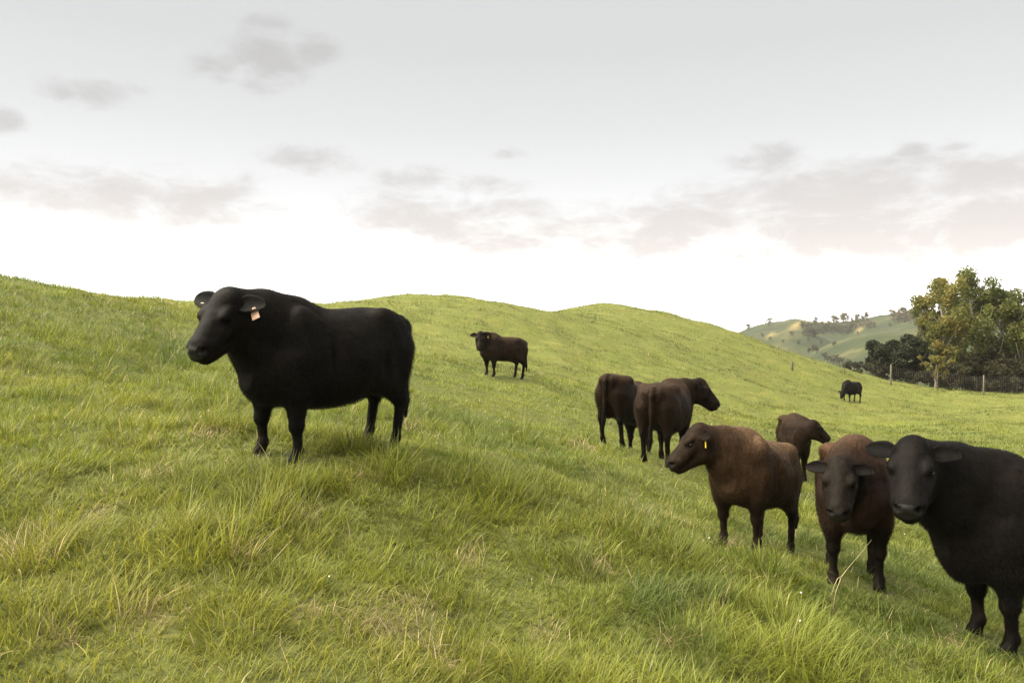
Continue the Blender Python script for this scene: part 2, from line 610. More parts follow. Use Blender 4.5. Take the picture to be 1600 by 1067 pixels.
def tree(name, label, u, depth, top_v, width, palette, seed, n_leaf=7000, leaf=.24, bark=None, base_frac=.15, style='open', group=None, sink=.1, lean=0.0, clumps=60, cat='tree', stems=1):
    g = np.random.default_rng(seed)
    x0 = (u - 800.0) / FPX * depth
    z0 = h1(x0, depth)
    topz = EYE + (HORIZ - top_v) / FPX * depth
    ht = topz - z0
    root = empty(name, (x0, depth, z0))
    tag(root, label, cat, group)
    wood = Geo()
    cen, rad = [], []
    tips = []
    for si in range(stems):
        off = np.array([g.normal() * .35, g.normal() * .35, 0]) * (stems > 1)
        r0 = .028 * ht / stems ** .5 + .03
        k = 9
        P = []
        w = off.copy()
        for i in range(k):
            f = i / (k - 1)
            P.append(off * (1 + f * 2) + np.array([lean * f * ht, 0, f * ht * (.97 if si == 0 else .8) - sink * (i == 0)]) + np.array([g.normal() * .035 * ht * f, g.normal() * .035 * ht * f, 0]))
        P = np.array(P)
        wood.tube(P, [r0 * (1 - .88 * i / (k - 1)) for i in range(k)], 7)
        nl = 16 if style == 'open' else 12
        for j in range(nl):
            f = base_frac + (1 - base_frac) * (j + g.random()) / nl * .95
            ii = f * (k - 1)
            a = int(min(k - 2, ii)); p0 = P[a] + (P[a + 1] - P[a]) * (ii - a)
            th = g.random() * 2 * math.pi
            if style == 'cone':
                reach = width * .5 * (1.05 - f) ** .75 * (.8 + .4 * g.random())
                rise = .25
            elif style == 'bush':
                reach = width * .5 * math.sqrt(max(.05, 1 - (f * 1.0) ** 2)) * (.7 + .4 * g.random())
                rise = .35
            else:
                reach = width * .5 * (math.sin(math.pi * min(1, .22 + .78 * f)) ** .6) * (.55 + .6 * g.random())
                rise = .75
            d = np.array([math.cos(th), math.sin(th), rise + .3 * g.random()])
            p1 = p0 + d * reach * .55 + [0, 0, 0]
            p2 = p0 + d * reach + np.array([0, 0, reach * (.15 if style == 'open' else -.1)])
            p2[2] = min(p2[2], ht * .985)
            rr = r0 * (1 - .8 * f) * .42
            wood.tube([p0, p1, p2], [rr, rr * .6, rr * .22], 5)
            tips.append((p0, p1, p2, reach))
        cen.append(P[-1] - [0, 0, ht * .03]); rad.append(np.array([.05, .05, .07]) * ht)
        cen.append(P[-2]); rad.append(np.array([.06, .06, .08]) * ht)
    for i in range(int(clumps * (1.7 if style == 'open' else 1.0))):
        p0, p1, p2, reach = tips[g.integers(0, len(tips))]
        f = .25 + .85 * g.random() ** .8
        c = p0 + (p2 - p0) * f + g.normal(size=3) * .16 * reach
        c[2] = np.clip(c[2], ht * base_frac * .5, ht * .97)
        r = (.030 + .040 * g.random()) * ht * {'open': 1.0, 'cone': 2.2, 'bush': 2.8}[style]
        cen.append(c); rad.append(np.array([r, r, r * (1.05 if style == 'open' else .7)]))
    add_obj('trunk', wood.mesh('trunk'), bark or M_BARK, root)
    cr = Geo()
    co, q, cl = leaves(g, cen, rad, int(n_leaf * 1.9), leaf, palette)
    cr.add(co, q, None, cl)
    add_obj('crown', cr.mesh('crown', smooth=False), M_LEAF, root)
    return root

OLIVE = [(0.1271, 0.1465, 0.03289), (0.157, 0.1674, 0.03887), (0.09717, 0.1196, 0.0299), (0.1869, 0.1824, 0.04485), (0.07475, 0.09568, 0.02691)]
AUTUMN = [(0.1719, 0.1674, 0.03887), (0.2018, 0.1869, 0.04485), (0.142, 0.1495, 0.03887), (0.2467, 0.1943, 0.05232), (0.1121, 0.1226, 0.03289)]
GOLD = [(0.184, 0.161, 0.0345), (0.2185, 0.1782, 0.04025), (0.1495, 0.138, 0.0345)]
DEEP = [(.022, .028, .012), (.030, .036, .014), (.016, .022, .010), (.036, .040, .016)]
MIXED = [(0.07906, 0.09775, 0.02875), (0.1006, 0.1179, 0.03163), (0.06469, 0.08337, 0.02587), (0.1222, 0.1323, 0.03737)]

tree('deciduous_tree', 'tall gold-tinged tree with a thin spire, left of the tallest tree behind the fence', 1476, 60, 437, 4.3, AUTUMN, 3, 7600, .22, clumps=70, base_frac=.10, lean=-.01)
tree('deciduous_tree', 'tallest olive-green tree behind the wire fence, its twin tips above all others', 1538, 62, 424, 5.2, OLIVE, 8, 9000, .22, clumps=80, base_frac=.1, stems=2)
tree('deciduous_tree', 'olive-green tree with a forked trunk behind the fence near the right edge', 1596, 61, 452, 5.4, OLIVE, 15, 7600, .22, clumps=70, base_frac=.12, stems=2)
tree('deciduous_tree', 'shorter rounded tree filling the gap between the spired tree and the tallest tree', 1506, 66, 462, 5.4, MIXED, 23, 6500, .24, clumps=60, base_frac=.08)
tree('deciduous_tree', 'green-grey tree at the back between the tallest tree and the forked tree', 1570, 68, 458, 6.5, MIXED, 33, 6500, .24, clumps=60, base_frac=.08)
tree('deciduous_tree', 'loose leafy tree cut off by the right edge of the picture', 1655, 61, 455, 6.5, OLIVE, 41, 5500, .24, clumps=60)
tree('deciduous_tree', 'pale grey-green tree low on the left flank of the tall trees', 1457, 61, 484, 2.4, [(.10, .10, .035), (.085, .09, .034), (.12, .11, .035)], 55, 4200, .2, clumps=44, base_frac=.08)
tree('young_tree', 'small yellow-leaved tree with a pale trunk standing right behind the wire fence', 1462, 55, 556, 2.1, GOLD, 61, 1700, .15, clumps=26, base_frac=.2)
tree('evergreen_tree', 'dark evergreen with a pointed top beside the tall trees', 1417, 59, 522, 4.2, DEEP, 71, 7600, .18, bark=M_BARK_D, style='cone', clumps=95, base_frac=.04)
tree('evergreen_tree', 'dark rounded evergreen, leftmost of the dark trees behind the fence', 1374, 59, 535, 3.7, DEEP, 83, 6000, .18, bark=M_BARK_D, style='cone', clumps=90, base_frac=.04)
tree('evergreen_tree', 'dark evergreen squeezed in between the two other evergreens, slightly behind them', 1397, 61, 529, 3.6, DEEP, 93, 5000, .18, bark=M_BARK_D, style='cone', clumps=80, base_frac=.04)
for i, (u, dpt, tv, w, lab) in enumerate([(1490, 58, 566, 2.6, 'dark bush behind the fence just right of the small yellow tree'), (1522, 58.5, 560, 2.8, 'dark undergrowth bush behind the fence, below the tallest tree'),
                                          (1556, 58.5, 562, 2.8, 'dark bush behind the fence just right of the bush below the tallest tree'), (1592, 58, 560, 2.8, 'dark undergrowth bush behind the fence under the forked tree'),
                                          (1630, 58, 562, 3.0, 'dark undergrowth bush behind the fence beyond the right edge'), (1436, 57.5, 572, 2.2, 'low dark bush between the pointed evergreen and the small yellow tree'),
                                          (1352, 58.5, 566, 1.6, 'low dark bush at the foot of the leftmost evergreen'), (1475, 60.5, 560, 3.4, 'dark bush half hidden behind the small yellow tree, further back than its neighbours'), (1510, 62, 552, 3.6, 'dark bush deep in the shade at the foot of the spired tree'), (1545, 63, 550, 3.6, 'dark bush deep in the shade at the foot of the tallest tree'), (1580, 62, 552, 3.8, 'dark bush deep in the shade left of the forked trunk'), (1620, 62, 552, 3.8, 'dark bush deep in the shade right of the forked trunk')]):
    tree('undergrowth_bush', lab, u, dpt, tv, w * 1.15, [(.034, .038, .016), (.046, .046, .018), (.060, .054, .022), (.048, .040, .018)], 200 + i, 2200, .17, bark=M_BARK_D, style='bush', clumps=34, base_frac=.03, cat='bush', stems=2, group='undergrowth bushes behind the fence')

# small trees and woods on the far hills
def far_kind(seed, pal, tall):
    g = np.random.default_rng(seed)
    w = Geo()
    w.tube([(0, 0, -.3), (.05, 0, tall * .35), (0, .05, tall * .75)], [.28, .2, .06], 5)
    cen = [(g.normal() * .16 * tall, g.normal() * .16 * tall, tall * (.3 + .62 * g.random())) for _ in range(16)]
    rad = [np.array([1, 1, .9]) * tall * (.12 + .08 * g.random()) for _ in range(16)]
    c = Geo()
    co, q, cl = leaves(g, cen, rad, 420, tall * .13, pal)
    c.add(co, q, None, cl)
    a, b = w.mesh('trunk'), c.mesh('crown', smooth=False)
    a.materials.append(M_BARK_D); b.materials.append(M_LEAF)
    return a, b

FAR = {'warm': [far_kind(300 + i, [(.12, .10, .045), (.085, .085, .036), (.17, .12, .05)], 8.5) for i in range(3)],  # orange sunlight on the crest trees is painted into these leaf colours
       'dark': [far_kind(310 + i, [(.058, .068, .032), (.072, .078, .036), (.064, .066, .032)], 7.0) for i in range(3)],
       'scrub': [far_kind(320 + i, [(.060, .048, .026), (.050, .05, .025)], 5.0) for i in range(2)]}
_fk = np.random.default_rng(77)
def far_tree(u, v, kind, label, group, k=1.0):
    p = hit(u, v, 130.0)
    tm, cm = FAR[kind][_fk.integers(0, len(FAR[kind]))]
    root = empty('hill_tree', p, _fk.random() * 6.28)
    f = k * (.75 + .5 * _fk.random())
    root.scale = (f * (.9 + .3 * _fk.random()), f, f)
    tag(root, label, 'tree', group)
    for nm, me in (('trunk', tm), ('crown', cm)):
        o = bpy.data.objects.new(nm, me); C.objects.link(o); o.parent = root

for u in np.linspace(1302, 1354, 10):
    far_tree(u + _fk.normal() * 2, 503.5 - (u - 1302) * .06 + _fk.normal() * 1.5 + 2, 'warm', 'tiny orange-lit tree in the loose row along the crest of the far hill', 'orange-lit trees along the far crest', .8)
for u in np.linspace(1396, 1448, 13):
    far_tree(u + _fk.normal() * 2, 500.5 + _fk.normal() * 3, 'warm', 'tiny orange-lit tree in the clump on the far crest next to the tall trees', 'orange-lit clump on the far crest', .95)
for i in range(34):
    f = i / 33
    far_tree(1256 + 74 * f + _fk.normal() * 2, 524 - 3 * f + _fk.normal() * 3.2 - 3 * math.sin(f * 3.1), 'dark', 'tiny dark tree in the wood halfway up the far hill', 'dark wood on the far hillside', .82)
for u in np.linspace(1326, 1366, 8):
    far_tree(u, 514 - (u - 1326) * .06 + _fk.normal(), 'warm', 'tiny orange-lit tree in the hedge line below the far crest', 'hedge line below the far crest', .6)
for u, v, lab in [(1170, 517, 'lone tiny tree on the far skyline nearest the grassy hill'), (1201, 509, 'lone tiny tree on the far skyline left of the golden slope'), (1275, 505.5, 'lone tiny tree on the far skyline right of the golden slope')]:
    far_tree(u, v, 'warm', lab, None, .8)
for k, (u, v) in enumerate([(1190, 527), (1204, 531), (1222, 536), (1236, 526), (1246, 538), (1262, 533), (1282, 537), (1302, 541), (1342, 521), (1392, 510)]):
    far_tree(u + _fk.normal() * 2, v + _fk.normal(), 'dark', 'small dark tree standing apart on the open far hillside', 'scattered trees on the far hillside', .40)
for u, v in [(1264, 552), (1270, 549), (1276, 552)]:
    far_tree(u, v, 'scrub', 'brownish scrub tree in the small clump above the grassy slope', 'scrub clump in the valley', .7)
for u in np.linspace(1288, 1326, 9):
    far_tree(u, 564 + (u - 1288) * .2 + _fk.normal() * 1.2, 'dark', 'small dark tree in the valley strip just above the grassy slope', 'dark valley strip of trees', .42)

# ------------------------------------------------------------------ wire fence
M_POST = bark_mat('weathered_post', (.15, .135, .11))
M_POST_D = bark_mat('dark_post', (.10, .085, .07))
M_WIRE = simple_mat('galvanised_wire', (.16, .15, .13), .7, .3)

def build_fence():
    us = [(1320, 'thin'), (1392, 'post'), (1465, 'thin'), (1537, 'post'), (1610, 'thin'), (1682, 'post'), (1760, 'thin')]
    P = []
    for u, kd in us:
        d = 54.2 if u < 1340 else 53.4
        x = (u - 800.0) / FPX * d
        P.append((np.array([x, d, h1(x, d)]), kd))
    c0 = P[1][0]
    root = empty('wire_fence', c0)
    tag(root, 'square-mesh wire fence on wooden posts in front of the trees', 'fence')
    for p, kd in P:
        g = Geo()
        r = .048 if kd == 'post' else .024
        hgt = 1.34 if kd == 'post' else 1.2
        q = p - c0
        g.tube([q + [0, 0, -.3], q + [0, 0, .5], q + [.01, 0, hgt], q + [.01, 0, hgt + .015]], [r, r * .98, r * .92, r * .6], 9)
        add_obj('post', g.mesh('post'), M_POST if kd == 'post' else M_POST_D, root)
    def along(t):
        k = int(min(len(P) - 2, t)); f = t - k
        a, b = P[k][0], P[k + 1][0]
        p = a + (b - a) * f
        p[2] = h1(p[0], p[1])
        return p
    ts = np.linspace(0, len(P) - 1, 61)
    base = np.array([along(t) for t in ts]) - c0
    base[:, 1] -= .09
    for z in (.08, .24, .40, .56, .72, .88, 1.04, 1.18):
        g = Geo()
        g.tube(base + [0, 0, z], [.0022] * len(base), 4)
        add_obj('wire', g.mesh('wire'), M_WIRE, root)
    g = Geo()
    for t in np.arange(0, len(P) - 1, .048):
        p = along(t) - c0
        g.tube([p + [0, -.097, .02], p + [0, -.097, 1.18]], [.002, .002], 4)
    o = add_obj('upright_wires', g.mesh('upright_wires'), M_WIRE, root)
    o['kind'] = 'stuff'
    # a lone stake on the hill edge
    p = hit(1238, 578.5)
    g = Geo()
    g.tube([(0, 0, -.2), (0, 0, .25), (.01, 0, .55), (.01, 0, .57)], [.06, .06, .055, .03], 8)
    o = add_obj('stake', g.mesh('stake'), M_POST_D)
    o.location = p
    tag(o, 'short dark stake standing alone on the slope left of the fence', 'stake')

build_fence()


# ------------------------------------------------------------------ cattle
class Field:
    """signed distance field on a grid, built from smoothly joined volumes, turned into one continuous skin"""
    def __init__(self, lo, hi, h):
        self.h = h
        self.lo = np.array(lo, float)
        self.n = np.ceil((np.array(hi) - self.lo) / h).astype(int) + 1
        self.F = np.full(self.n, 0.4)
        self.ax = [self.lo[k] + h * np.arange(self.n[k]) for k in range(3)]

    def _box(self, lo, hi):
        s = []
        for k in range(3):
            a = int(np.clip(math.floor((lo[k] - self.lo[k]) / self.h), 0, self.n[k] - 1))
            b = int(np.clip(math.ceil((hi[k] - self.lo[k]) / self.h) + 1, a + 1, self.n[k]))
            s.append(slice(a, b))
        s = tuple(s)
        return s, self.ax[0][s[0]][:, None, None], self.ax[1][s[1]][None, :, None], self.ax[2][s[2]][None, None, :]

    def union(self, s, d, k):
        a = self.F[s]
        hh = np.clip(0.5 + 0.5 * (a - d) / k, 0, 1)
        self.F[s] = a + (d - a) * hh - k * hh * (1 - hh)

    def cut(self, s, d, k):
        a = self.F[s]
        d = -d
        hh = np.clip(0.5 - 0.5 * (a - d) / k, 0, 1)
        self.F[s] = a + (d - a) * hh + k * hh * (1 - hh)

    def limb(self, a, b, ra, rb, k=0.05, sq=None, Rm=None):
        """tapered limb; sq widens/narrows it across (body axes, or Rm axes)"""
        a = np.array(a, float); b = np.array(b, float)
        m = max(ra, rb) * 1.5 + k + 3 * self.h
        s, X, Y, Z = self._box(np.minimum(a, b) - m, np.maximum(a, b) + m)
        ba = b - a
        L2 = max((ba ** 2).sum(), 1e-9)
        px, py, pz = X - a[0], Y - a[1], Z - a[2]
        t = np.clip((px * ba[0] + py * ba[1] + pz * ba[2]) / L2, 0, 1)
        qx, qy, qz = px - t * ba[0], py - t * ba[1], pz - t * ba[2]
        if sq is not None:
            if Rm is not None:
                u = [qx * Rm[0, i] + qy * Rm[1, i] + qz * Rm[2, i] for i in range(3)]
            else:
                u = [qx, qy, qz]
            d = np.sqrt((u[0] / sq[0]) ** 2 + (u[1] / sq[1]) ** 2 + (u[2] / sq[2]) ** 2) - (ra + (rb - ra) * t)
        else:
            d = np.sqrt(qx * qx + qy * qy + qz * qz) - (ra + (rb - ra) * t)
        self.union(s, d, k)

    def blob(self, c, rad, k=0.05, Rm=None, cut=False):
        c = np.array(c, float); rad = np.array(rad, float)
        m = rad.max() + k + 3 * self.h
        s, X, Y, Z = self._box(c - m, c + m)
        px, py, pz = X - c[0], Y - c[1], Z - c[2]
        if Rm is not None:
            px, py, pz = [px * Rm[0, i] + py * Rm[1, i] + pz * Rm[2, i] for i in range(3)]
        k0 = np.sqrt((px / rad[0]) ** 2 + (py / rad[1]) ** 2 + (pz / rad[2]) ** 2)
        k1 = np.sqrt((px / rad[0] ** 2) ** 2 + (py / rad[1] ** 2) ** 2 + (pz / rad[2] ** 2) ** 2)
        d = k0 * (k0 - 1) / np.maximum(k1, 1e-6)
        (self.cut if cut else self.union)(s, d, k)

    def trunk(self, st, k=0.06):
        """barrel through stations (x, top, bottom, half width, height of the widest part 0..1)"""
        st = np.array(st, float)
        st = st[np.argsort(st[:, 0])]
        xs = np.linspace(st[0, 0], st[-1, 0], 240)
        cols = [np.interp(xs, st[:, 0], st[:, j]) for j in range(1, 5)]
        g = np.exp(-0.5 * (np.arange(-15, 16) / 6.0) ** 2); g /= g.sum()
        cols = [np.convolve(np.pad(c, 15, mode='edge'), g, mode='valid') for c in cols]
        s, X, Y, Z = self._box((st[0, 0] - .1, -.6, st[:, 2].min() - .1), (st[-1, 0] + .1, .6, st[:, 1].max() + .1))
        top, bot, w, wc = [np.interp(X, xs, c) for c in cols]
        zc = bot + (top - bot) * wc
        hz = np.where(Z > zc, top - zc, zc - bot)
        pw = np.where(Z > zc, 2.0, 2.35)
        r = (np.abs(Y / w) ** pw + np.abs((Z - zc) / hz) ** pw) ** (1 / pw)
        d = (r - 1) * np.minimum(w, hz)
        ex = np.maximum(st[0, 0] - X, X - st[-1, 0])
        d = np.maximum(d, ex)
        self.union(s, d, k)

    def skin(self):
        F = self.F
        ins = F < 0
        nx, ny, nz = F.shape
        cnt = np.zeros((nx - 1, ny - 1, nz - 1), np.int8)
        for dx in (0, 1):
            for dy in (0, 1):
                for dz in (0, 1):
                    cnt += ins[dx:nx - 1 + dx, dy:ny - 1 + dy, dz:nz - 1 + dz]
        act = (cnt > 0) & (cnt < 8)
        I, J, K = np.nonzero(act)
        idx = np.full(act.shape, -1, np.int64)
        idx[I, J, K] = np.arange(len(I))
        acc = np.zeros((len(I), 3)); num = np.zeros(len(I))
        cor = [(0, 0, 0), (1, 0, 0), (0, 1, 0), (1, 1, 0), (0, 0, 1), (1, 0, 1), (0, 1, 1), (1, 1, 1)]
        for a, b in [(0, 1), (2, 3), (4, 5), (6, 7), (0, 2), (1, 3), (4, 6), (5, 7), (0, 4), (1, 5), (2, 6), (3, 7)]:
            ca, cb = np.array(cor[a]), np.array(cor[b])
            fa = F[I + ca[0], J + ca[1], K + ca[2]]; fb = F[I + cb[0], J + cb[1], K + cb[2]]
            m = (fa < 0) != (fb < 0)
            t = np.where(m, fa / np.where(m, fa - fb, 1), 0)
            acc[m] += (ca + t[:, None] * (cb - ca))[m]
            num[m] += 1
        V = self.lo + self.h * (np.stack([I, J, K], 1) + acc / num[:, None])
        Q = []
        for ax in range(3):
            o1, o2 = (ax + 1) % 3, (ax + 2) % 3
            sl0 = [slice(None)] * 3; sl1 = [slice(None)] * 3
            sl0[ax] = slice(0, -1); sl1[ax] = slice(1, None)
            e = ins[tuple(sl0)] != ins[tuple(sl1)]
            P = np.stack(np.nonzero(e), 1)
            ok = (P[:, o1] > 0) & (P[:, o2] > 0) & (P[:, o1] < F.shape[o1] - 1) & (P[:, o2] < F.shape[o2] - 1)
            P = P[ok]
            def cell(d1, d2):
                q = P.copy(); q[:, o1] += d1; q[:, o2] += d2
                return idx[q[:, 0], q[:, 1], q[:, 2]]
            q = np.stack([cell(-1, -1), cell(0, -1), cell(0, 0), cell(-1, 0)], 1)
            flip = ~ins[P[:, 0], P[:, 1], P[:, 2]]
            q[flip] = q[flip][:, ::-1]
            Q.append(q)
        return V, np.concatenate(Q)


def make_coat_material():
    m, t = new_mat('cattle_coat')
    col = t.n('ShaderNodeAttribute', attribute_name='coat')
    bare = t.n('ShaderNodeAttribute', attribute_name='bare')
    tc = t.n('ShaderNodeTexCoord')
    mp = t.n('ShaderNodeMapping')
    mp.inputs['Scale'].default_value = (0.55, 1.0, 0.45)
    t.link(tc.outputs['Object'], mp.inputs['Vector'])
    hairn = t.noise(mp.outputs[0], 150, 4, 0.65)
    soft = t.noise(tc.outputs['Object'], 5.0, 5, 0.6)
    pores = t.n('ShaderNodeTexVoronoi')
    pores.inputs['Scale'].default_value = 190
    t.link(tc.outputs['Object'], pores.inputs['Vector'])
    v = t.ramp(soft, [(0.3, (0.70, 0.70, 0.70)), (0.55, (1.0, 1.0, 1.0)), (0.75, (1.3, 1.24, 1.18))])
    c = t.mix(1.0, col.outputs['Color'], v, 'MULTIPLY')
    v2 = t.ramp(hairn, [(0.3, (0.7, 0.7, 0.7)), (0.7, (1.25, 1.22, 1.2))])
    c = t.mix(1.0, c, v2, 'MULTIPLY')
    mp3 = t.n('ShaderNodeMapping')
    mp3.inputs['Scale'].default_value = (1.0, 1.0, 0.20)
    t.link(tc.outputs['Object'], mp3.inputs['Vector'])
    v3 = t.ramp(t.noise(mp3.outputs[0], 42, 4, 0.7), [(0.33, (0.62, 0.61, 0.60)), (0.52, (1.0, 1.0, 1.0)), (0.70, (1.6, 1.5, 1.4))])
    c = t.mix(1.0, c, v3, 'MULTIPLY')
    c = t.mix(bare.outputs['Fac'], c, (0.009, 0.0085, 0.0085, 1))
    hh = t.mix(bare.outputs['Fac'], hairn, t.m('MULTIPLY', pores.outputs['Distance'], 0.35))
    b = t.n('ShaderNodeBump')
    b.inputs['Strength'].default_value = 0.35
    b.inputs['Distance'].default_value = 0.006
    t.link(hh, b.inputs['Height'])
    b2 = t.n('ShaderNodeBump')
    b2.inputs['Strength'].default_value = 0.5
    b2.inputs['Distance'].default_value = 0.03
    t.link(t.noise(tc.outputs['Object'], 7.0, 3, 0.5), b2.inputs['Height'])
    t.link(b.outputs[0], b2.inputs['Normal'])
    rough = t.m('SUBTRACT', 0.52, t.m('MULTIPLY', bare.outputs['Fac'], 0.10))
    p = pbsdf(t, c, rough, t.m('ADD', 0.05, t.m('MULTIPLY', bare.outputs['Fac'], 0.22)), b2.outputs[0])
    finish(t, p.outputs[0])
    return m


def make_fur_material():
    m, t = new_mat('cattle_fur')
    col = t.n('ShaderNodeAttribute', attribute_name='coat_fur')
    hi = t.n('ShaderNodeHairInfo')
    v = t.ramp(hi.outputs['Random'], [(0.0, (0.5, 0.5, 0.5)), (0.6, (1.05, 1.05, 1.05)), (0.85, (1.8, 1.65, 1.45)), (1.0, (3.4, 2.9, 2.3))])
    c = t.mix(1.0, col.outputs['Color'], v, 'MULTIPLY')
    p = pbsdf(t, c, 0.46, 0.13)
    finish(t, p.outputs[0])
    return m


M_COAT = make_coat_material()
M_FUR = make_fur_material()
M_EYE = simple_mat('cattle_eye', (0.006, 0.005, 0.004), 0.10, 0.35)
M_HOOF = simple_mat('hoof_horn', (0.03, 0.026, 0.022), 0.45, 0.4, 30)
M_TAG_ORANGE = simple_mat('tag_faded_orange', (.66, .42, .31), 0.45, 0.4, 25, 0.12)
M_TAG_YELLOW = simple_mat('tag_yellow', (0.75, 0.52, 0.06), 0.4, 0.4, 25, 0.1)
M_TAG_STEEL = simple_mat('tag_steel', (.26, .24, .20), 0.45, 0.5)
M_TAG_WHITE = simple_mat('tag_white', (0.75, 0.74, 0.68), 0.4, 0.4, 25, 0.08)

TRUNK = [(-.90, 1.13, 1.00, .05, .5), (-.86, 1.215, .88, .12, .52), (-.78, 1.265, .76, .185, .55), (-.62, 1.30, .66, .25, .58), (-.42, 1.31, .60, .31, .56), (-.15, 1.285, .535, .365, .50),
         (.12, 1.275, .525, .36, .48), (.34, 1.30, .55, .31, .48), (.50, 1.32, .57, .27, .47), (.64, 1.26, .585, .22, .42), (.74, 1.12, .62, .155, .42), (.81, .98, .70, .08, .45)]


def ear_mesh(base, out, face, L, W):
    """cupped, leaf shaped ear with thickness: verts, quads"""
    a = out / np.linalg.norm(out)
    n = face - a * (face @ a); n /= np.linalg.norm(n)
    b = np.cross(a, n)
    nu, nv = 13, 9
    G = []
    for side in (0, 1):
        for i in range(nu):
            u = i / (nu - 1)
            w = W * 0.5 * (0.52 + 0.48 * sm(u, 0.0, 0.45)) * max(0.02, 1 - u ** 3.4) ** 0.58
            for j in range(nv):
                v = -1 + 2 * j / (nv - 1)
                edge = max(0.0, 1 - v * v) ** 0.5 * (1 - u ** 6)
                cup = 0.55 * w * (v * v - 0.55) * (1 - 0.45 * u)
                th = (0.004 + 0.010 * (1 - u)) * (0.25 + 0.75 * edge)
                p = base + a * (L * (u - 0.10)) + b * (w * v) + n * (cup + (th if side == 0 else -th)) - np.array([0, 0, 1]) * 0.05 * L * u * u
                G.append(p)
    G = np.array(G)
    q = []
    N = nu * nv
    for i in range(nu - 1):
        for j in range(nv - 1):
            k = i * nv + j
            q.append((k, k + 1, k + nv + 1, k + nv))
            q.append((N + k, N + k + nv, N + k + nv + 1, N + k + 1))
    for i in range(nu - 1):
        for j in (0, nv - 1):
            k = i * nv + j
            f = (k, k + nv, N + k + nv, N + k)
            q.append(f if j == 0 else f[::-1])
    for j in range(nv - 1):
        k = (nu - 1) * nv + j
        q.append((k, k + 1, N + k + 1, N + k))
    return G, np.array(q), (a, b, n)


def rot_head(yaw, pitch, roll=0.0):
    """columns: muzzle direction, left, up; pitch > 0 points the muzzle down"""
    cyw, syw = math.cos(yaw), math.sin(yaw)
    Rz = np.array([[cyw, -syw, 0], [syw, cyw, 0], [0, 0, 1]])
    cp, sp = math.cos(pitch), math.sin(pitch)
    Ry = np.array([[cp, 0, sp], [0, 1, 0], [-sp, 0, cp]])
    cr, sr = math.cos(roll), math.sin(roll)
    Rx = np.array([[1, 0, 0], [0, cr, -sr], [0, sr, cr]])
    return Rz @ Ry @ Rx


HOOVES = []


